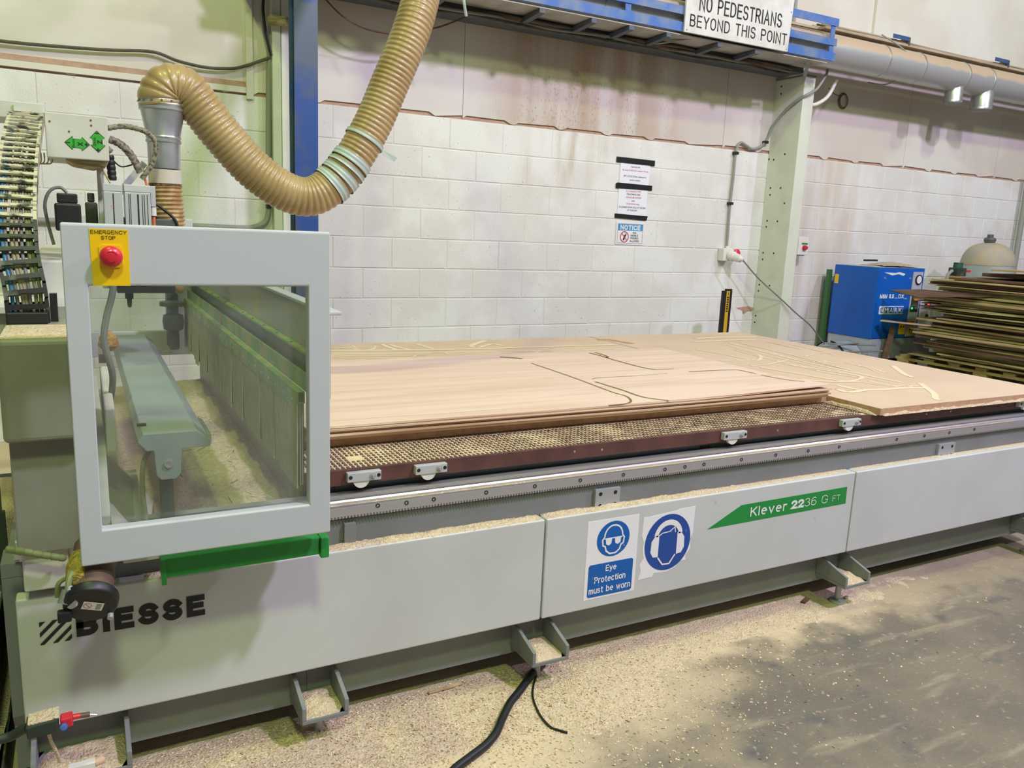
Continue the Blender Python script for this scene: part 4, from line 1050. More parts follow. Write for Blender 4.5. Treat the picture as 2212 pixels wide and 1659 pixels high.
tl = B(); tl.v = [(q.x+.05,3.04,q.z-.035),(q.x+.055,3.04,q.z-.055),(q.x+.105,3.05,q.z-.075),(q.x+.115,3.05,q.z-.060),(q.x+.05,3.042,q.z-.035),(q.x+.055,3.042,q.z-.055),(q.x+.105,3.052,q.z-.075),(q.x+.115,3.052,q.z-.060)]
tl.f = [(0,1,2,3),(7,6,5,4),(0,4,5,1),(1,5,6,2),(2,6,7,3),(3,7,4,0)]
obj('tape_tail', tl, tape_gr, hs)
ring_ = B(); 
for an in range(0, 360, 24):
    x = .279 + .0745*math.cos(math.radians(an)); y = 3.1 + .0745*math.sin(math.radians(an)); ring_.box(x-.003, x+.003, y-.003, y+.003, 1.826, 1.832)
obj('rivet_ring', ring_, deep_grey, hs)

# ------------------------------------------------------------------ motor slung under the hood
mo = thing('drive_motor', 'dark round drive motor with warning label hanging below the hood corner', 'motor', (-.017, 1.85, .56))
c = P(196, 1308, Y=1.78)
axis = Vector((.10, .90, .42)).normalized()
obj('end_bell', B().lathe(c, axis, [(0,.049),(.004,.0525),(.020,.0535),(.024,.050),(.026,.047)], 36), black_rub, mo, sm=True)
obj('motor_body', B().lathe(c + axis*.026, axis, [(0,.040),(.05,.043),(.09,.040),(.095,.045),(.14,.045),(.15,.03)], 28), motor_br, mo, sm=True)
ux = Vector((1,0,0)); ux = (ux - axis*ux.dot(axis)).normalized(); uz = ux.cross(axis) * -1
if uz.z < 0: uz = -uz
lb = c - axis*.0012
def lf(u, v, d=0): 
    ca, sa = math.cos(-.30), math.sin(-.30)
    return lb + ux*(u*ca - v*sa) + uz*(u*sa + v*ca) - axis*d
obj('warning_label', B().flat([(-.020,-.012),(.020,-.012),(.020,.012),(-.020,.012)], lambda u, v: lf(u + .004, v)), white_sign, mo, fix=False)
wr = B(); stroke(wr, arc(-.006, 0, .0075, .0075, 0, 360, 24), .0010, lambda u, v: lf(u, v, .0006)); stroke(wr, [(-.0115,.005),(-.0005,-.005)], .0010, lambda u, v: lf(u, v, .0006))
obj('prohibition_ring', wr, red_ink, mo, fix=False)
wl = B()
for i in range(5): wl.flat([(.010 + .0,-.008+i*.0035),(.020,-.008+i*.0035),(.020,-.0065+i*.0035),(.010,-.0065+i*.0035)], lambda u, v: lf(u, v, .0006))
obj('small_print', wl, wire_gy, mo, fix=False)
obj('bell_lug', B().box(c.x - .062, c.x - .036, c.y, c.y + .02, c.z - .03, c.z - .006), black_rub, mo, bev=.003)
for dx, dz in ((.043,.026),(-.035,.042),(.036,-.032)): obj('bolt', B().lathe((c.x+dx, c.y+.012, c.z+dz), -axis, [(0,.006),(.012,.006)], 8), steel_s, mo)
cn = P(150, 1302, Y=1.79)
g1 = obj('elbow_connector', B().tube([(c.x-.045,c.y+.01,c.z+.002),(cn.x+.006,1.80,cn.z-.002),(cn.x-.004,1.80,cn.z+.004),(cn.x+.004,1.80,cn.z+.022)], .011, 12), black, mo, sm=True)
obj('connector_sleeve', B().tube([P(138,1305,Y=1.79), P(148,1275,Y=1.80)], .013, 12), wire_gy, mo, sm=True)
obj('connector_ring', B().tube([P(152,1302,Y=1.78), P(157,1300,Y=1.785)], .0135, 12), steel, mo)
obj('motor_lead', B().tube(smooth([P(146,1278,Y=1.80),P(150,1250,Y=1.81),P(162,1228,Y=1.83),P(175,1200,Y=1.86)], 8), .0065, 8), cab_ol, mo, sm=True)
obj('motor_lead', B().tube(smooth([P(124,1290,Y=1.84),P(126,1262,Y=1.84),P(145,1248,Y=1.84),P(165,1240,Y=1.86)], 8), .005, 8), cab_ol, mo, sm=True)
dm = obj('dust_crust', B().lathe(c + axis*.034 + Vector((-.028,-.004,.024)), axis, [(0,.006),(.01,.021),(.05,.024),(.085,.018),(.09,.006)], 14), mat('ochre_crust', (206,180,84), .95, c2=(150,130,50), scale=90, bump=1, bscale=300), mo, sm=True)
# spiral-wrapped lead crossing the leg
tag(obj('wrapped_lead', B().tube(resample(smooth([P(12,1186,Y=1.97),P(50,1192,Y=1.975),P(100,1200,Y=1.975),P(126,1204,Y=1.975),P(140,1206,Y=1.99)], 8), .003), .008, 10, rf=lambda i: .008 if i % 6 else .0062), cab_ol, None, sm=True), 'spiral-wrapped olive lead crossing the gantry leg', 'cable')

# ------------------------------------------------------------------ pneumatic blow gun at the near corner
bg = thing('air_valve', 'dusty black air valve with red fitting and blue knob at the near left corner', 'air valve', P(90, 1600, Y=1.93))
YG = 1.90
a, b_ = P(58, 1582, Y=YG), P(126, 1562, Y=YG)
obj('valve_body', B().bar(P(58,1573,Y=YG), P(126,1555,Y=YG), .05, .030), olive_d, bg, bev=.003)
obj('dust_cover', B().bar(P(60,1556,Y=YG+.004), P(128,1538,Y=YG+.004), .045, .006), dust, bg, bev=.002)
obj('red_fitting', B().bar(P(131,1558,Y=YG), P(158,1551,Y=YG), .03, .022), red_pl, bg, bev=.003)
obj('red_nozzle', B().tube([P(158,1549,Y=YG), P(174,1546,Y=YG)], .0065, 12), red_pl, bg)
obj('nozzle_ring', B().tube([P(174,1546,Y=YG), P(194,1543,Y=YG)], .006, 12), motor_br, bg)
obj('nozzle_tip', B().tube([P(194,1544,Y=YG), P(209,1544,Y=YG)], .004, 12), steel, bg)
kb = P(138, 1570, Y=YG - .02)
obj('blue_knob', B().lathe(kb, (0,-1,.3), [(-.014,.007),(0,.0078),(.004,.0074),(.005,.004)], 16), mat('blue_knob', (70,104,176), .4), bg, sm=True)
obj('left_pipe', B().tube(smooth([P(-20,1600,Y=YG+.02),P(20,1592,Y=YG+.02),P(45,1578,Y=YG+.01),P(60,1572,Y=YG)], 6), .011, 10), olive_d, bg, sm=True)
obj('hanging_lead', B().tube(smooth([P(105,1585,Y=YG+.02),P(112,1605,Y=YG+.03),P(122,1625,Y=YG+.04),P(130,1645,Y=YG+.06)], 6), .004, 8), dust, bg, sm=True)

# ------------------------------------------------------------------ left end: trough and stacked offcut bins beside the bed
tr = thing('cable_trough', 'dark trough covered with greenish sawdust at the left end of the bed', 'trough', (-.45, 2.6, 0))
obj('trough_box', B().box(-.75, -.235, 2.13, 3.6, .28, .415), black, tr, bev=.004)
obj('trough_lid', B().box(-.76, -.230, 2.12, 3.6, .4155, .425), olive_d, tr)
dust_strip(tr, -.75, -.235, 2.125, 3.55, .425, .03)
obj('lower_step', B().box(-.75, -.225, 2.05, 3.6, 0, .13), olive_d, tr)
dust_strip(tr, -.75, -.23, 2.055, 3.5, .13, .03)
obj('riser', B().box(-.75, -.25, 2.2, 3.6, .131, .2795), deep_grey, tr)
cur = thing('strip_curtain', 'dark hanging strip curtain at the far left edge of the machine', 'curtain', (-.27, 2.5, .70))
for i in range(7): obj('curtain_strip', B().box(-.33 + i*.017, -.318 + i*.017, 2.42 + .006*(i % 2), 2.425 + .006*(i % 2), .66, 1.0), (brist_d, olive_d)[i % 2], cur)
obj('curtain_rail', B().box(-.34, -.205, 2.41, 2.44, 1.0, 1.02), deep_grey, cur)
obj('curtain_stand', B().box(-.335, -.21, 2.415, 2.435, .456, .659), olive_d, cur)

# ------------------------------------------------------------------ blue column and service rack along the wall
bc = thing('steel_column', 'blue painted steel column with worn patches standing before the wall', 'column', (1.29, 5.25, 0))
xL, xR = 1.222, 1.365
obj('front_flange', B().box(xL, xR, 5.20, 5.214, 0, 4.6), blue_st, bc)
obj('web', B().box((xL+xR)/2 - .005, (xL+xR)/2 + .005, 5.2145, 5.3355, 0, 4.6), blue_st, bc)
obj('rear_flange', B().box(xL, xR, 5.336, 5.35, 0, 4.6), blue_st, bc)
rack = thing('service_rack', 'blue slatted service rack on dark brackets high along the wall', 'rack', (3.6, 5.3, 2.9))
YR = 5.12
XE = 5.775
for z0, z1, x0 in ((3.250,3.312,1.0),(3.094,3.152,1.0),(2.972,3.040,1.0)):
    obj('rail', B().box(x0, XE, YR, YR + .008, z0, z1), blue_rail, rack)
    obj('rail', B().box(x0, XE - .06, 5.66, 5.668, z0, z1), dark_beam, rack)
for x in (1.6, 2.6, 3.585, 4.6, 5.70): obj('upright', B().box(x, x + .05, YR + .0085, YR + .016, 2.972, 3.312), blue_rail, rack)
obj('wall_beam', B().box(1.0, 5.74, 5.44, 5.70, 2.915, 2.928), dark_beam, rack)
obj('wall_beam_web', B().box(1.0, 5.74, 5.49, 5.505, 2.9285, 3.27), dark_beam, rack)  # web raised up to the ledge to stop lamp light leaking over it
obj('wall_beam_lip', B().box(1.0, 5.74, 5.425, 5.4395, 2.915, 2.985), dark_beam, rack)
for px, py in ((1290,22),(1370,50),(1450,72),(1560,95),(1640,112)):
    p = P(px, py, Y=YR)
    obj('support_arm', B().bar((p.x - .01, YR + .012, 2.935), (p.x - .01, 5.42, 2.915), .045, .03), dark_beam, rack)
for x in (1.5, 2.2, 2.9): obj('support_arm', B().bar((x, YR + .012, 2.935), (x, 5.42, 2.915), .045, .03), dark_beam, rack)
obj('tray_sheet', B().box(1.0, 5.70, 5.136, 5.40, 2.952, 2.9585), mat('pale_tray_sheet', (176,172,164), .6, c2=(150,144,134), scale=5), rack)  # pale underside of the rack, added as a sheet to close a light leak
obj('light_block_board', B().box(1.0, 5.70, 5.45, 5.658, 2.955, 2.967), dark_beam, rack)  # unseen board added above the beam to block light behind the duct
obj('cross_tie', B().bar((4.33, 5.15, 2.965), (4.02, 5.42, 2.912), .025, .006), conduit_m, rack)
obj('end_tie', B().bar((5.55, 5.2, 2.96), (5.75, 5.42, 2.86), .03, .006), conduit_m, rack)
for i, (y, z, r) in enumerate(((5.40,2.935,.010),(5.412,2.928,.013),(5.42,2.90,.012),(5.40,2.915,.010))):
    pts = [(1.0 + .24*k, y + .02*math.sin(k*1.3+i), z - .012*abs(math.sin(k*.9+i*2))) for k in range(20)]
    obj('loose_cable', B().tube(smooth(pts, 4), r, 8), (cable_d, woodC, cable_d, wire_gy)[i], rack, sm=True)
sg = thing('pedestrian_sign', 'white board sign with black capitals fixed to the blue rack', 'sign', (4.66, 5.10, 2.97))
obj('sign_panel', B().prism([(4.113,2.968),(5.192,2.968),(5.222,3.52),(4.113,3.52)], lambda u, v, d: (u, d, v), 5.098, 5.116), sign_board, sg, bev=.002)
stext('BEYOND THIS POINT', blk_ink, sg, P(1490,50,Y=5.097).x, P(1700,80,Y=5.097).x, P(1491,55,Y=5.097).z - .005, P(1491,33,Y=5.097).z + .012, 5.097, t=.12, gap=.34)
stext('NO PEDESTRIANS', blk_ink, sg, P(1511,10,Y=5.097).x, P(1690,40,Y=5.097).x, P(1511,22,Y=5.097).z - .003, P(1511,22,Y=5.097).z + .105, 5.097, t=.12, gap=.34)
for x, z in ((4.135,2.985),(5.175,2.985),(5.19,3.27)): obj('sign_screw', B().lathe((x, 5.0978, z), (0,-1,0), [(0,.006),(.001,.006)], 8), rust_m, sg)
duct = thing('extraction_duct', 'long galvanised extraction duct with dusty top running along the wall', 'duct', (6.0, 5.4, 2.98))
DY, DZ, DR = 5.31, 3.105, .138
def pipe_x(x0, x1, y, z, r, m_, nm='pipe_section'):
    return obj(nm, B().lathe((x0, y, z), (1,0,0), [(0,r),(x1-x0,r)], 36), m_, duct, sm=True)
xs = [1.0, 2.2, 3.45, 4.3, 5.3, 6.55, 7.05, 7.72, 8.12, 8.75, 9.8, 11.5]
for a, b_ in zip(xs, xs[1:]):
    pipe_x(a, b_ - .002, DY, DZ, DR, galv_d)
    obj('joint_band', B().lathe((b_ - .012, DY, DZ), (1,0,0), [(0,DR+.0005),(.003,DR+.0045),(.016,DR+.0045),(.019,DR+.0005)], 36), galv, duct, sm=True)
for x, r, z0 in ((7.68,.083,2.855),(8.14,.102,2.835)):
    s_ = obj('branch_stub', B().lathe((x, DY-.01, z0), (0,0,1), [(0,r),(.02,r+.003),(.025,r),(.19,r)], 26), galv, duct, sm=True)
    obj('stub_cap', B().lathe((x, DY-.01, z0 - .012), (0,0,1), [(0,r*.9),(.0115,r*1.02)], 26), rust_m, s_)
    s_['label'] = 'short capped branch below the duct'
led = thing('service_ledge', 'dusty boarded ledge with loose cables above the duct', 'ledge', (8.5, 5.55, 3.29))
for i, (y0, y1, z) in enumerate(((5.30,5.38,3.278),(5.39,5.47,3.284),(5.48,5.60,3.279),(5.605,5.745,3.286))):
    obj('ledge_board', B().box(1.0 if i else 5.82, 11.8, y0, y1, z, z + .022), beige_led, led, bev=.003)  # all but the first extended over the rack to block steep lamp light
obj('wall_gap_shade', B().box(5.95, 8.25, 5.742, 5.770, 3.31, 3.375), dark_gap, led)  # dark brown strip stands in for the shade in the slit
obj('ledge_upstand', B().box(5.95, 11.8, 5.728, 5.741, 3.33, 3.40), beige_led, led)
for px, py in ((1962,96), (2176,146)):
    p = P(px, py, Y=5.3)
    b = B(); b.prism([(5.295,3.29),(5.295,3.355),(5.30,3.36),(5.60,3.33),(5.60,3.30)], lambda u, v, d: (d, u, v), p.x, p.x + .02)
    obj('ledge_bracket', b, dark_beam, led)
    obj('bracket_tab', B().box(p.x - .22, p.x, 5.296, 5.302, 3.325, 3.36), blue_st, led)
for i in range(3):
    pts = [(5.8 + .4*k, 5.33 + .05*i, 3.315 + .006*math.sin(k+i)) for k in range(15)]
    obj('loose_cable', B().tube(smooth(pts, 3), .009, 8), (beige_led, cable_d, beige_led)[i], led, sm=True)
lw = tag(obj('hanging_wire', B().tube(smooth([P(1905,75,Y=5.24),P(1950,105,Y=5.22),P(1965,130,Y=5.2),P(1950,160,Y=5.24),P(1915,182,Y=5.4),P(1875,178,Y=5.6)], 8), .006, 8), conduit_m, None, sm=True), 'pale wire looped over the duct and hanging below it', 'wire')

# ------------------------------------------------------------------ pier, conduit, socket, isolator
pier = thing('wall_pier', 'pale painted steel pier with bolt holes projecting from the block wall', 'pier', (5.85, 5.6, 0))
obj('pier_body', B().box(5.778, 5.912, 5.432, D - .0005, 0, 2.90), pier_m, pier, bev=.004)
hm = B().lathe((0,0,0), (-1,0,0), [(0,.009),(.0008,.009)], 10)
h0 = None
for px, py in ((1695,335),(1671,347),(1661,346),(1664,408),(1686,408),(1663,423),(1657,479),(1679,480),(1655,492),(1648,548),(1671,549),(1647,562),(1640,617),(1662,619),(1638,630),(1632,684),(1630,698),(1688,189),(1687,205),(1694,441)):
    p = P(px, py, X=5.777)
    if not (5.44 < p.y < 5.77): continue
    if h0 is None:
        h0 = obj('bolt_hole', hm, black, pier); h0.location = Vector((5.7775, p.y, p.z)) 
    else: inst('bolt_hole', h0.data, Matrix.Translation((5.7775, p.y, p.z)), pier)
obj('pier_cap_dust', B().box(5.775, 5.915, 5.428, D - .001, 2.9005, 2.914), rust_m, pier)
scu = P(1610, 683, Y=D - .002)
obj('peeled_patch', B().flat([(5.55,.80),(5.70,.815),(5.777,.80),(5.775,.77),(5.70,.765),(5.66,.74),(5.63,.775)], lambda u, v: (u, D - .003, v)), brown_gap, up, fix=False)
cd = thing('wall_conduit', 'grey cable running down the block wall to the white socket box', 'conduit', (5.34, 5.76, 1.37))
YC = 5.755
obj('cable_run', B().tube(smooth([(5.344,YC,1.375),(5.338,YC,1.60),(5.336,YC,1.78),(5.345,YC,2.0),(5.347,YC,2.23),(5.39,YC,2.315),(5.46,YC,2.30),(5.54,YC,2.275),(5.64,YC,2.30),(5.715,YC,2.37),(5.745,5.72,2.50),(5.755,5.60,2.62),(5.76,5.46,2.70),(5.80,5.40,2.74),(5.90,5.395,2.80),(6.0,5.40,2.93),(6.03,5.42,2.98)], 8), .012, 10), conduit_m, cd, sm=True)
for x, z in ((5.337,1.77),(5.347,2.22),(5.70,2.345)): obj('cable_clip', B().box(x - .02, x + .02, 5.735, 5.7785, z - .012, z + .012), black, cd)
obj('side_conduit', B().tube(smooth([(5.925,5.5,2.68),(6.02,5.5,2.69),(6.14,5.48,2.77),(6.20,5.45,2.92)], 8), .017, 10), white_plastic, cd, sm=True)
wc = B()
for k in range(3):
    cc = P(1822, 218, Y=5.765); r = .055 + .006*k
    pts = [(cc.x + r*math.cos(a*.35), 5.758 + .006*k, cc.z + r*1.1*math.sin(a*.35)) for a in range(19)]
    wc.tube(pts, .0035, 6)
wc.tube(smooth([P(1790,190,Y=5.765), P(1803,203,Y=5.765), P(1818,208,Y=5.765)], 4), .0035, 6)
tag(obj('wire_coil', wc, woodC, None, sm=True), 'small coil of brown wire hanging on the wall beside the pier', 'wire coil')
so = thing('power_socket', 'white wall socket box with red flap and plugged lead', 'socket', (5.36, 5.72, 1.24))
a = P(1551, 537, Y=5.72); b_ = P(1590, 567, Y=5.72)
obj('socket_box', B().box(5.262, 5.378, 5.70, 5.7785, 1.245, 1.362), white_plastic, so, bev=.008, seg=3)
obj('socket_flap', B().lathe((5.385, 5.66, 1.325), (0,-.9,.25), [(-.01,.034),(.0,.036),(.010,.034),(.014,.02)], 20), red_pl, so, sm=True)
obj('socket_barrel', B().lathe((5.34, 5.70, 1.300), (.25,-1,-.25), [(0,.048),(.05,.046),(.055,.040),(.12,.034),(.13,.022),(.15,.018)], 22), white_plastic, so, sm=True)
obj('gland', B().lathe((5.344, 5.745, 1.3625), (0,0,1), [(0,.018),(.02,.016)], 14), white_plastic, so)
tag(obj('socket_lead', B().tube(smooth([(5.372,5.56,1.262),(5.55,5.52,1.10),(5.74,5.42,.93),(5.93,5.38,.79),(6.12,5.36,.67),(6.33,5.38,.51),(6.42,5.40,.47)], 8), .007, 8), wire_gy, None, sm=True), 'grey lead slanting down from the white socket past the pier', 'cable')
iso = thing('isolator_switch', 'grey isolator box with red rotary switch beside the pier', 'switch box', (6.195, 5.7, 1.31))
obj('switch_case', B().box(6.12, 6.27, 5.66, 5.7785, 1.315, 1.505), panel_grey, iso, bev=.006)
obj('switch_cover', B().box(6.125, 6.265, 5.62, 5.6595, 1.325, 1.495), white_plastic, iso, bev=.006)
obj('green_label', B().box(6.17, 6.25, 5.6185, 5.6198, 1.425, 1.442), green_dec, iso)
obj('red_knob', B().lathe((6.205, 5.619, 1.395), (0,-1,0), [(0,.026),(.02,.024),(.035,.016)], 16), red_pl, iso, sm=True)
obj('switch_lead', B().tube([(6.14, 5.765, 1.505), (6.14, 5.765, 2.2)], .008, 8), conduit_m, iso)
# light curtain post
lp = thing('light_curtain_post', 'black and yellow light curtain post standing behind the table', 'post', (4.98, 5.3, 0))
a = P(1562, 630, Y=5.3); b_ = P(1583, 629, Y=5.3)
obj('post_body', B().box(4.93, 5.035, 5.30, 5.325, .02, 1.005), black, lp, bev=.003)
obj('yellow_strip', B().box(4.967, 5.005, 5.2975, 5.2995, .05, 1.002), mat('post_yellow', (206,164,38), .5), lp)
obj('post_base', B().box(4.88, 5.09, 5.25, 5.41, 0, .0195), black, lp)
obj('post_cap', B().box(4.965, 5.033, 5.303, 5.322, 1.0055, 1.02), black, lp)
pm = B()
for i in range(7): pm.box(4.976, 4.997, 5.2965, 5.2972, .82 + i*.020, .833 + i*.020)
pm.box(4.984, 4.990, 5.2965, 5.2972, .965, .99)
obj('post_marking', pm, blk_ink, lp)

# ------------------------------------------------------------------ notices on the wall
YW = D - .003
def rect(name, cs, Y, m_, label, cat, group=None, t=.0012, parent=None):
    o = obj(name, B().prism(cs, lambda u, v, d: (u, d, v), Y - t, Y), m_, parent)
    if cat: tag(o, label, cat, group)
    return o
n1 = thing('paper_notice', 'upper white paper notice with black and red lines on the wall', 'notice', (4.25, YW, 1.86))
rect('sheet', [(4.092,1.855),(4.400,1.865),(4.405,2.075),(4.092,2.075)], YW, paper, '', None, parent=n1)
for s_, x0, x1, z, h, m_ in (('Wszyscy pracownicy WARSZTATU', 4.118,4.385,2.038,.017,blk_ink),('Upewnij się,',4.20,4.30,2.008,.018,blk_ink),('że stacja ROBOCZA i obszar roboczy',4.118,4.388,1.978,.018,red_ink),('JEST CZYSZCZONy codziennie na',4.13,4.37,1.928,.018,blk_ink),('końcu zmiany',4.195,4.31,1.899,.017,blk_ink)):
    text('lettering', s_, m_, n1, x0, x1, z, z + h, YW - .002, bold=.01)
n2 = thing('paper_notice', 'lower white paper notice asking staff to clean their work area', 'notice', (4.25, YW, 1.59))
rect('sheet', [(4.090,1.600),(4.395,1.600),(4.395,1.835),(4.090,1.835)], YW, paper, '', None, parent=n2)
for s_, x0, x1, z, h, m_ in (('ALL WORKSHOP STAFF',4.165,4.325,1.808,.013,red_ink),('PLEASE MAKE SURE',4.175,4.320,1.782,.015,blk_ink),('YOUR WORK STATION',4.167,4.330,1.755,.015,red_ink),('AND',4.230,4.265,1.728,.014,red_ink),('YOUR WORK AREA',4.178,4.318,1.701,.014,red_ink),('IS CLEANED DOWN DAILY AT THE END',4.105,4.385,1.672,.015,blk_ink),('OF YOUR SHIFT',4.190,4.300,1.648,.014,blk_ink)):
    text('lettering', s_, m_, n2, x0, x1, z, z + h, YW - .002, bold=.01)
for cs, lb in (([(4.045,2.045),(4.450,2.040),(4.450,2.086),(4.045,2.091)], 'top strip of black tape holding the upper paper notice'), ([(4.055,1.832),(4.440,1.832),(4.440,1.874),(4.070,1.880),(4.055,1.872)], 'middle strip of black tape between the two paper notices'), ([(4.065,1.585),(4.405,1.575),(4.415,1.612),(4.064,1.622)], 'bottom strip of black tape above the blue-topped notice')):
    rect('tape_strip', cs, YW - .0035, tape_blk, lb, 'tape', 'black tape strips holding the paper notices')
ns = thing('notice_sign', 'small white sign with blue NOTICE header about mobile phones', 'sign', (4.24, YW, 1.36))
rect('sign_plate', [(4.090,1.362),(4.392,1.362),(4.392,1.552),(4.090,1.552)], YW, white_sign, '', None, parent=ns, t=.002)
fr = B(); fr.ring([(4.106,1.374),(4.374,1.374),(4.374,1.540),(4.106,1.540)], [(4.108,1.376),(4.372,1.376),(4.372,1.538),(4.108,1.538)], lambda u, v, d: (u, d, v), YW - .0030, YW - .0024)
obj('border', fr, blk_ink, ns)
obj('header', B().flat([(4.110,1.482),(4.370,1.482),(4.370,1.536),(4.110,1.536)], lambda u, v: (u, YW - .0028, v)), cyan_p, ns, fix=False)
stext('NOTICE', white_sign, ns, 4.132, 4.346, 1.488, 1.529, YW - .0036, t=.22, gap=.36)
for s_, x0, x1, z in (('NO',4.268,4.302,1.458),('MOBILE',4.248,4.326,1.434),('PHONES',4.246,4.330,1.411),('ALLOWED',4.240,4.340,1.386)): stext(s_, blk_ink, ns, x0, x1, z, z + .016, YW - .003, t=.17)
pr_ = B(); fz = lambda u, v: (u, YW - .0034, v)
stroke(pr_, arc(4.180, 1.428, .042, .044, 0, 360, 28), .008, fz); stroke(pr_, [(4.151,1.458),(4.209,1.398)], .007, fz)
obj('prohibition_ring', pr_, red_ink, ns, fix=False)
obj('phone_symbol', B().flat([(4.164,1.400),(4.178,1.396),(4.196,1.438),(4.202,1.458),(4.196,1.460),(4.188,1.446),(4.180,1.446)], lambda u, v: (u, YW - .0030, v)), blk_ink, ns, fix=False)

# ------------------------------------------------------------------ cables at upper left
tag(obj('black_wall_cable', B().tube(smooth([(-.9,5.74,2.40),(-.334,5.74,2.392),(.02,5.74,2.405),(.25,5.74,2.42),(.474,5.74,2.44),(.62,5.74,2.405),(.771,5.74,2.388),(.9,5.74,2.395),(1.0,5.74,2.416),(1.184,5.74,2.498)], 8), .010, 8), cable_d, None, sm=True), 'dark cable sagging across the upper wall at left', 'cable')
tag(obj('black_drop_cable', B().tube(smooth([P(572,-30,Y=5.7),P(568,20,Y=5.7),P(575,75,Y=5.7),P(586,120,Y=5.7)], 8), .010, 8), black_rub, None, sm=True), 'black cable dropping beside the grey conduit near the blue column', 'cable')
tag(obj('grey_wall_conduit', B().tube(smooth([P(591,50,Y=5.74),P(585,80,Y=5.75),P(581,150,Y=5.755),P(580,260,Y=5.755),P(580,400,Y=5.755),P(580,455,Y=5.755),P(572,480,Y=5.755),P(550,490,Y=5.755),P(520,492,Y=5.755),P(400,487,Y=5.755),P(240,481,Y=5.755),P(60,475,Y=5.755),P(-60,470,Y=5.755)], 8), .018, 10), conduit_m, None, sm=True), 'grey conduit pipe running down the wall left of the blue column', 'conduit')
tag(obj('conduit_clip', B().box(P(576,445,Y=5.74).x, P(586,445,Y=5.74).x, 5.73, D - .001, P(580,450,Y=5.74).z, P(580,442,Y=5.74).z), black, None), 'black clip on the grey conduit beside the blue column', 'clip')
pst_ = thing('wall_post', 'narrow pale post on the wall just left of the blue column', 'post', (1.2, 5.7, 0))
a = P(588, 200, Y=5.72).x; b_ = P(606, 200, Y=5.72).x; c_ = P(640, 200, Y=5.72).x
obj('post_face', B().box(a, b_, 5.70, D - .003, 0, 4.6), pier_m, pst_, bev=.002)
obj('post_side', B().box(b_ + .006, c_, 5.71, D - .003, 0, 4.6), pier_m, pst_, bev=.002)
jb = P(603, 45, Y=5.66)
tag(obj('cable_clamp', B().box(jb.x - .07, jb.x + .05, 5.60, 5.699, jb.z - .025, jb.z + .02), woodB, None, bev=.004), 'dusty wooden cable clamp block beside the blue column', 'clamp')
tag(obj('sagging_wire', B().tube(smooth([P(700,-5,Y=5.5),P(740,35,Y=5.5),P(790,62,Y=5.5),P(850,73,Y=5.5),P(900,66,Y=5.5),P(950,58,Y=5.5),P(1010,35,Y=5.45)], 8), .006, 8), woodC, None, sm=True), 'thin rusty wire sagging behind the ribbed hose', 'wire')
tag(obj('green_strap', B().tube(smooth([P(1000,-10,Y=5.1),P(1003,10,Y=5.1),P(1007,35,Y=5.12)], 6), .010, 6), tape_gr, None, sm=True), 'pale green strap hanging from the blue rack by the hose', 'strap')

# ------------------------------------------------------------------ compressor corner
cp_ = thing('air_compressor', 'blue box compressor with white lettering on a grey base', 'compressor', (7.0, 5.36, .1))
X0, X1, Y0, Y1 = 6.67, 7.345, 5.109, 5.62
obj('cabinet', B().box(X0, X1, Y0, Y1, .56, 1.245), comp_blue, cp_, bev=.006)
obj('base_frame', B().box(X0 + .01, X1 + .25, Y0 + .005, Y1, .36, .5595), comp_grey, cp_, bev=.004)
for x in (6.72, 7.4): obj('foot', B().box(x, x + .1, Y0 + .05, Y1 - .05, 0, .3595), dark_gap, cp_)
fp = obj('front_panel', B().box(X0 + .006, 7.165, Y0 - .004, Y0 - .0005, .57, 1.20), comp_blue, cp_)
cp2 = obj('control_strip', B().box(7.172, 7.318, Y0 - .006, Y0 - .0005, .575, 1.21), comp_grey, cp_)
obj('gauge', B().lathe((7.255, Y0 - .0065, 1.135), (0,-1,0), [(0,.048),(.012,.048),(.012,.040),(.008,.039)], 24), black, cp2, sm=True)
obj('gauge_face', B().lathe((7.255, Y0 - .015, 1.135), (0,-1,0), [(0,.038),(.001,.038)], 24), white_sign, cp2)
obj('display_panel', B().box(7.19, 7.30, Y0 - .009, Y0 - .0065, .82, 1.0), olive_d, cp2)
obj('orange_switch', B().box(7.225, 7.285, Y0 - .016, Y0 - .0095, .93, .985), orange, cp2)
obj('green_lamp', B().lathe((7.21, Y0 - .0095, .855), (0,-1,0), [(0,.010),(.006,.008)], 12), green_led, cp2)
obj('knob', B().lathe((7.265, Y0 - .0095, .855), (0,-1,0), [(0,.012),(.012,.010)], 12), steel, cp2)
for x, z in ((6.76,1.145),(7.13,1.145)): obj('latch', B().lathe((x, Y0 - .0045, z), (0,-1,0), [(0,.012),(.006,.010)], 12), steel, fp)
stext('MSM 5.5', white_sign, fp, 6.72, 6.925, .952, .992, Y0 - .006, t=.24, gap=.36)
text('lettering', 'kW', white_sign, fp, 6.938, 6.978, .948, .962, Y0 - .006)
stext('DX', white_sign, fp, 6.99, 7.07, .952, .992, Y0 - .006, t=.2)
text('lettering', '200L', white_sign, fp, 7.078, 7.125, .945, .958, Y0 - .006)
lg = obj('maker_badge', B().box(6.735, 7.085, Y0 - .0062, Y0 - .0045, .80, .878), white_sign, fp)
for i, ch_ in enumerate(('M', 'A', 'R', 'K')):
    x = 6.805 + i*.070
    obj('badge_tile', B().box(x, x + .064, Y0 - .0072, Y0 - .0064, .808, .870), comp_blue, fp)
    text('lettering', ch_, white_sign, fp, x + .008, x + .056, .816, .862, Y0 - .0082, bold=.03)
eb = B()
for k in range(3): stroke(eb, arc(6.768 + k*.012, .839, .020, .024, 90, 270, 10), .006, lambda u, v: (u, Y0 - .0075, v))
obj('badge_mark', eb, comp_blue, fp, fix=False)
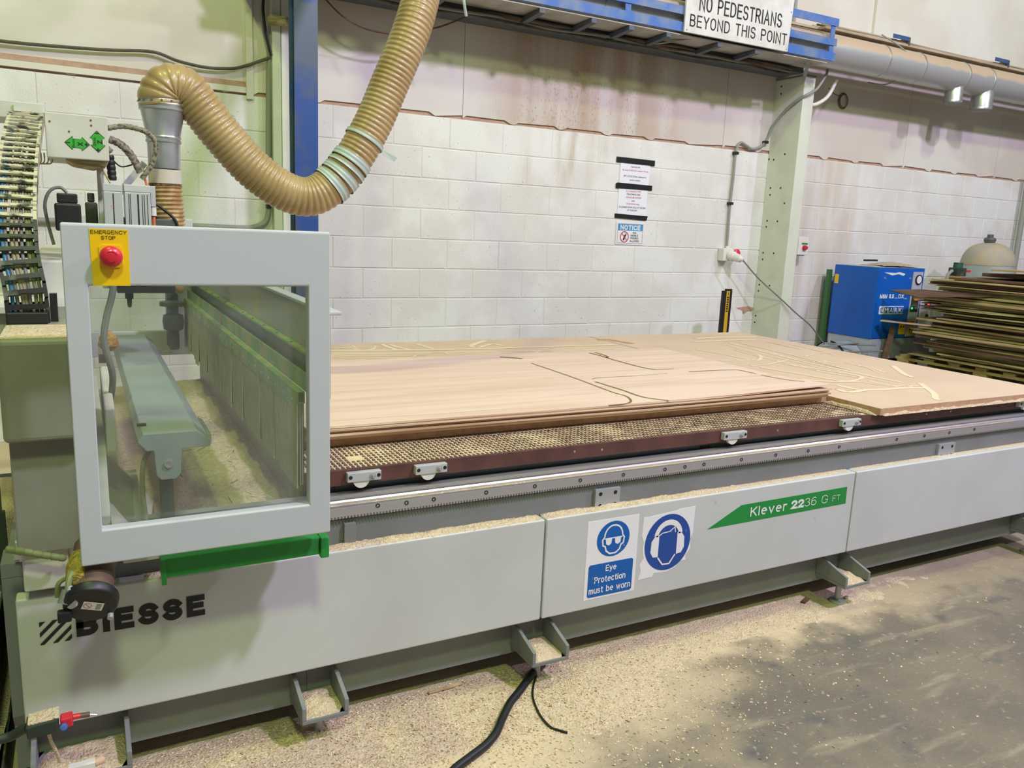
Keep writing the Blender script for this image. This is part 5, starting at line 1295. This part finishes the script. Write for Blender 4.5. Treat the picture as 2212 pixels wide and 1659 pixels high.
for x, z, w_, h_, pr2 in ((7.055,.60,.10,.115,fp),(7.20,.585,.09,.09,cp2),(7.215,.69,.07,.05,cp2)):
    lb_ = obj('yellow_label', B().box(x, x + w_, Y0 - .0085, Y0 - .0066, z, z + h_), yellow, pr2)
    for k in (.3, .7):
        obj('warning_triangle', B().flat([(x+w_*k-.014, z+h_*.58),(x+w_*k+.014, z+h_*.58),(x+w_*k, z+h_*.82)], lambda u, v: (u, Y0 - .0092, v)), blk_ink, lb_, fix=False)
obj('side_label', B().box(X0 - .002, X0 - .0003, 5.56, 5.605, 1.06, 1.15), yellow, cp_)
obj('worn_paint', B().flat([(6.74,1.20),(6.86,1.172),(6.95,1.185),(7.03,1.17),(7.05,1.19),(6.96,1.205),(6.90,1.195)], lambda u, v: (u, Y0 - .0052, v)), white_sign, fp, fix=False)
dust_strip(cp_, X0 + .05, X1 - .02, Y0 + .01, Y1 - .05, 1.2455, .012)
tag(obj('dust_rag', B().grid(20, 12, lambda u, v: (6.80 + .50*u, Y0 + .02 + .3*v, 1.262 + .030*math.sin(u*3.1)*math.sin(v*3.1) + .01*noise.noise(Vector((u*6, v*5, 2))))), tank_dust, None, sm=True, ang=3, fix=False), 'crumpled dusty sheet lying on the blue compressor', 'sheet')
tag(obj('black_tool', B().bar((6.84, 5.42, 1.298), (7.02, 5.42, 1.300), .03, .018), black, None, bev=.003), 'black hand tool lying on top of the compressor', 'tool')
dr = thing('air_dryer', 'grey air dryer cabinet with red lit display right of the compressor', 'dryer', (7.6, 5.35, .57))
obj('cabinet', B().box(7.38, 7.90, 5.18, 5.62, .5605, 1.02), comp_grey, dr, bev=.006)
obj('panel', B().box(7.44, 7.62, 5.176, 5.1795, .72, .92), panel_grey, dr)
obj('display', B().box(7.51, 7.60, 5.173, 5.1755, .855, .895), black, dr)
obj('red_digits', B().box(7.55, 7.585, 5.1715, 5.1725, .862, .888), red_led, dr)
obj('knob', B().lathe((7.56, 5.1755, .77), (0,-1,0), [(0,.018),(.015,.015)], 12), black, dr)
rec = thing('air_receiver', 'pale horizontal air tank with domed end below the compressor', 'tank', (6.8, 5.32, .1))
cc = P(1818, 775, X=6.33)
obj('tank_shell', B().lathe((6.30, 5.36, .30), (1,0,0), [(0,.02),(.01,.09),(.05,.165),(.11,.20),(.16,.21),(.36,.21)], 32), comp_grey, rec, sm=True)
obj('dome_strap', B().tube([(6.42, 5.36 + .212*math.cos(a*.2), .30 + .212*math.sin(a*.2)) for a in range(0, 17)], .008, 8), black, rec, sm=True)
obj('tank_feet', B().box(6.45, 6.50, 5.22, 5.50, 0, .13), deep_grey, rec)
obj('nipple', B().lathe((6.40, 5.36, .50), (0,0,1), [(0,.015),(.06,.012)], 10), steel_s, rec)
vt = thing('vertical_tank', 'tall grey pressure vessel with dusty domed top behind the wood pile', 'tank', (8.49, 5.2, 0))
R2 = .255
obj('shell', B().lathe((8.49, 5.2, .12), (0,0,1), [(0,R2-.03),(.02,R2),(1.17,R2)], 48), tank_m, vt, sm=True)
obj('dome', B().lathe((8.49, 5.2, 1.2905), (0,0,1), [(0,R2+.004),(.02,R2+.004)] + [(.02 + .215*math.sin(a), R2*math.cos(a)**.8) for a in [i*math.pi/2/10 for i in range(1, 10)]] + [(.237,.04)], 48), tank_dust, vt, sm=True)
obj('cap_valve', B().lathe((8.47, 5.2, 1.525), (0,0,1), [(0,.05),(.03,.06),(.05,.05),(.055,.03),(.085,.03)], 16), deep_grey, vt, sm=True)
for k in range(3):
    a = k*2.1; obj('leg', B().bar((8.49 + .2*math.cos(a), 5.2 + .2*math.sin(a), 0), (8.49 + .2*math.cos(a), 5.2 + .2*math.sin(a), .125), .06, .06), tank_m, vt)
rg = thing('air_regulator', 'green and yellow air filter regulator on the tank front', 'regulator', (7.75, 4.95, 0))
p = P(2068, 585, Y=4.95)
obj('regulator_head', B().box(p.x - .07, p.x + .07, 4.90, 5.0, p.z - .05, p.z + .03), olive_d, rg, bev=.006)
obj('regulator_knob', B().lathe((p.x, 4.95, p.z + .0305), (0,0,1), [(0,.045),(.05,.042)], 16), mat('dark_green_pl', (30,84,62), .5), rg, sm=True)
obj('red_lever', B().box(p.x + .0705, p.x + .17, 4.92, 4.94, p.z - .012, p.z + .008), red_pl, rg)
obj('yellow_bowl', B().lathe((p.x - .02, 4.95, p.z - .30), (0,0,1), [(0,.035),(.02,.05),(.245,.055)], 16), yellow, rg, sm=True)
obj('regulator_pipe', B().tube(smooth([(p.x - .08,4.95,p.z),(p.x - .14,4.95,p.z - .05),(p.x - .15,4.95,p.z - .2),(p.x - .08,4.95,p.z - .5),(p.x - .06,4.95,0)], 8), .016, 8), conduit_m, rg, sm=True)
tag(obj('drain_pipe', B().tube([(P(2200,520,Y=5.7).x, 5.7, 0), (P(2200,520,Y=5.7).x, 5.7, 2.3)], .03, 12), conduit_m, None, sm=True), 'grey pipe running down the wall beside the tall tank', 'pipe')
tag(obj('green_board', B().box(P(1785,650,Y=5.66).x, 6.69, 5.66, 5.70, 0, 1.19), mat('dark_green_board', (62,108,62), .6), None), 'dark green board standing behind the blue compressor', 'board')
for i, (a_, b2) in enumerate((((6.30,5.30,.50),(6.62,5.0,.52)), ((6.40,5.2,.43),(6.66,4.95,.47)), ((6.2,5.35,.46),(6.5,5.1,.53)))):
    tag(obj('air_line', B().tube([a_, b2], .008, 8), wire_gy, None, sm=True), ('thin air line in front of the compressor base', 'grey air line over the horizontal tank', 'short grey air line left of the compressor')[i], 'air line')

# ------------------------------------------------------------------ pallets and offcut pile
XP = 6.85
def pallet(z0, label, dx=0.0):
    t = thing('wooden_pallet', label, 'pallet', (XP + .6, 4.1, z0), 'pallets under the wood pile')
    h = .148
    for x in (XP + dx, XP + .5 + dx, XP + 1.0 + dx):
        obj('bottom_board', B().box(x, x + .10, 3.30, 4.94, z0, z0 + .02), pallet_m, t)
        for y in (3.32, 4.05, 4.80): obj('block', B().box(x, x + .10, y, y + .12, z0 + .0202, z0 + .098), pallet_m, t)
        obj('stringer', B().box(x, x + .10, 3.30, 4.94, z0 + .0985, z0 + .122), pallet_m, t)
    for k in range(7): obj('top_board', B().box(XP + dx, XP + 1.1 + dx, 3.32 + k*.245, 3.42 + k*.245, z0 + .1225, z0 + h), pallet_m, t)
pallet(0, 'lowest wooden pallet under the offcut pile'); pallet(.149, 'middle wooden pallet under the offcut pile', .06); pallet(.298, 'top wooden pallet carrying the offcut pile', -.01)
z = .4475
cols = [woodA, woodB, woodC, woodA, woodB, woodA]
random.seed(21)
i = 0
while z < 1.19:
    th_ = random.choice((.006, .006, .009, .012, .015, .018))
    fy = 4.74 + random.uniform(-.20, .18) - .10*abs((z - .75)/.4)**2; lx = XP + random.uniform(-.05, .10); ly = 3.15 + random.uniform(-.3, .3)
    ex = lx + random.uniform(.9, 1.15)
    tw = random.uniform(-.05, .05)
    out = [(lx, ly), (ex, ly), (ex, fy + tw)]
    nseg = random.randint(2, 5)
    for k in range(nseg): out.append((ex + (lx - ex)*(k+1)/(nseg+1), fy + tw*(1-(k+1)/(nseg+1)) + random.uniform(-.07, .07)))
    out += [(lx, fy), (lx + random.uniform(-.05, .04), ly + (fy-ly)*.66), (lx + random.uniform(-.04, .05), ly + (fy-ly)*.33)]
    mt_ = random.choice(cols); CN = {'offcut_tan': 'tan', 'offcut_olive': 'olive', 'offcut_brown': 'brown', 'offcut_dark': 'dark'}
    gap = random.choice((.0012, .0012, .0015, .006, .011))
    tag(obj('plywood_offcut', B().prism(out, lambda u, v, d: (u, v, d), z, z + th_), mt_), 'rough-edged %s plywood offcut in the tall pile on the pallets' % CN[mt_.name], 'offcut', 'plywood offcuts piled on the pallets')
    z += th_ + gap; i += 1
# odd ones that stick out of the pile
def plank(name, pts, zf, th_, m_, label):
    b = B(); n = len(pts)
    b.v = [(x, y, zf(x, y)) for x, y in pts] + [(x, y, zf(x, y) + th_) for x, y in pts]
    b.f = [tuple(range(n))[::-1], tuple(range(n, 2*n))] + [(k, (k+1) % n, n+(k+1) % n, n+k) for k in range(n)]
    return tag(obj(name, b, m_), label, 'offcut', 'plywood offcuts piled on the pallets')
ztop = z
plank('plywood_offcut', [(6.55,4.60),(6.84,4.10),(6.84,4.75),(6.70,5.00)], lambda x, y: 1.01 + .18*(x - 6.55), .008, woodC, 'dark brown panel tilting out of the pile over the compressor')
plank('plywood_offcut', [(6.66,5.02),(6.79,4.62),(6.835,4.62),(6.72,5.04)], lambda x, y: .745, .012, woodP, 'thin pale pink strip poking out of the pile at left')
plank('plywood_offcut', [(7.0,3.3),(7.9,3.3),(7.9,4.45),(7.05,4.35)], lambda x, y: ztop + .012 + .05*max(0, (7.2-x)), .03, woodC, 'thick peeling brown panel on top of the pile')
plank('plywood_offcut', [(6.9,3.2),(7.8,3.2),(7.8,4.30),(6.95,4.22)], lambda x, y: ztop + .07 + .012*math.sin(x*4), .014, woodA, 'curled pale panel topmost on the pile')
tag(obj('leaning_batten', B().bar((6.76, 5.05, .0), (6.815, 4.985, .70), .03, .05), woodC, None), 'brown batten leaning against the left of the pile', 'batten')

# ------------------------------------------------------------------ floor: sawdust heap, chips, cables, scraps
def heap(u, v):
    x = -.45 + 4.6*u; y = 1.35 + .95*v
    base = .020*math.exp(-((y - 2.08)/.13)**2) * (1.0 if x < 2.2 else max(.25, 1 - (x - 2.2)*.6))
    lump = .026*math.exp(-((x - 1.42)/.22)**2 - ((y - 1.93)/.13)**2) + .016*math.exp(-((x - .35)/.35)**2 - ((y - 1.98)/.16)**2)
    wide = .012*math.exp(-((x - .8)/.75)**2 - ((y - 1.9)/.24)**2)
    h = base + lump + wide - .0105 + .006*noise.noise(Vector((x*5, y*6, 1))) + .0035*noise.noise(Vector((x*22, y*22, 4))) + .0015*noise.noise(Vector((x*80, y*80, 4)))
    return (x, y, max(-.004, h))
tag(obj('sawdust_heap', B().grid(420, 100, heap), dust, None, sm=True, ang=3, fix=False), 'drift of pale sawdust on the floor along the machine foot', 'sawdust', kind='stuff')
cb = B()
random.seed(5)
n_ = 0
while n_ < 9000:
    x = random.uniform(-.3, 3.4); y = random.uniform(1.05, 2.14)
    d_ = math.exp(-((x - .8)/.9)**2 - ((y - 1.95)/.33)**2) + .003
    if random.random() > d_: continue
    z0 = max(0, heap((x+.45)/4.6, (y-1.35)/.95)[2]) if y > 1.35 else 0
    L_ = random.uniform(.0015, .005); w_ = random.uniform(.0008, .0020); a = random.uniform(0, 6.3); c_, s_ = math.cos(a), math.sin(a); t_ = random.uniform(.0005, .003)
    k = len(cb.v)
    cb.v += [(x - c_*L_ + s_*w_, y - s_*L_ - c_*w_, z0 + .0006), (x + c_*L_ + s_*w_, y + s_*L_ - c_*w_, z0 + .0006), (x + c_*L_ - s_*w_, y + s_*L_ + c_*w_, z0 + .0006 + t_), (x - c_*L_ - s_*w_, y - s_*L_ + c_*w_, z0 + .0006 + t_)]
    cb.f.append((k, k+1, k+2, k+3)); n_ += 1
tag(obj('wood_chips', cb, chip_m, None, fix=False), 'scattered fine wood chips on the floor in front of the machine', 'wood chips', kind='stuff')
fz_ = lambda p, r: (p.x, p.y, r + max(0, heap((p.x+.45)/4.6, max(0,(p.y-1.35)/.95))[2]))
cpts = [fz_(P(px, py, Z=.02), .014) for px, py in ((1172,1441),(1150,1462),(1122,1498),(1102,1522),(1085,1552),(1072,1580),(1050,1605),(1015,1632),(985,1655),(950,1690))]
tag(obj('floor_cable', B().tube(smooth(cpts, 8), .0125, 12), black_rub, None, sm=True), 'thick black cable snaking over the sawdust from under the machine foot', 'cable')
tpts = [fz_(P(px, py, Z=.008), .004) for px, py in ((1160,1464),(1152,1490),(1151,1515),(1165,1545),(1188,1567),(1206,1575),(1226,1580))]
tag(obj('thin_strip', B().tube(smooth(tpts, 8), .0035, 8), black_rub, None, sm=True), 'thin black curled strip on the sawdust beside the cable', 'strip')
for (pa, pb, w_, m_, lb) in (((925,1505),(998,1482),.012,woodA,'pale wood sliver lying on sawdust by the base'),((1735,1300),(1745,1290),.02,woodC,'small pinkish scrap near the fourth foot'),((1824,1290),(1832,1288),.012,steel,'shiny metal nut on the floor by the fourth foot')):
    a, b_ = fz_(P(*pa, Z=.01), .006), fz_(P(*pb, Z=.01), .006)
    tag(obj('floor_scrap', B().bar(a, b_, w_, .004), m_), lb, 'scrap')
wt = P(190, 1652, Z=.17)
tag(obj('white_profile', B().bar(P(150,1662,Y=1.90), P(206,1648,Y=1.90), .02, .014), white_plastic), 'white plastic profile at the bottom left edge by the first foot', 'profile')
tag(obj('dowel_end', B().tube([P(205,1648,Y=1.935), P(224,1640,Y=1.94)], .009, 14), woodP), 'short wooden dowel end beside the white profile', 'dowel')
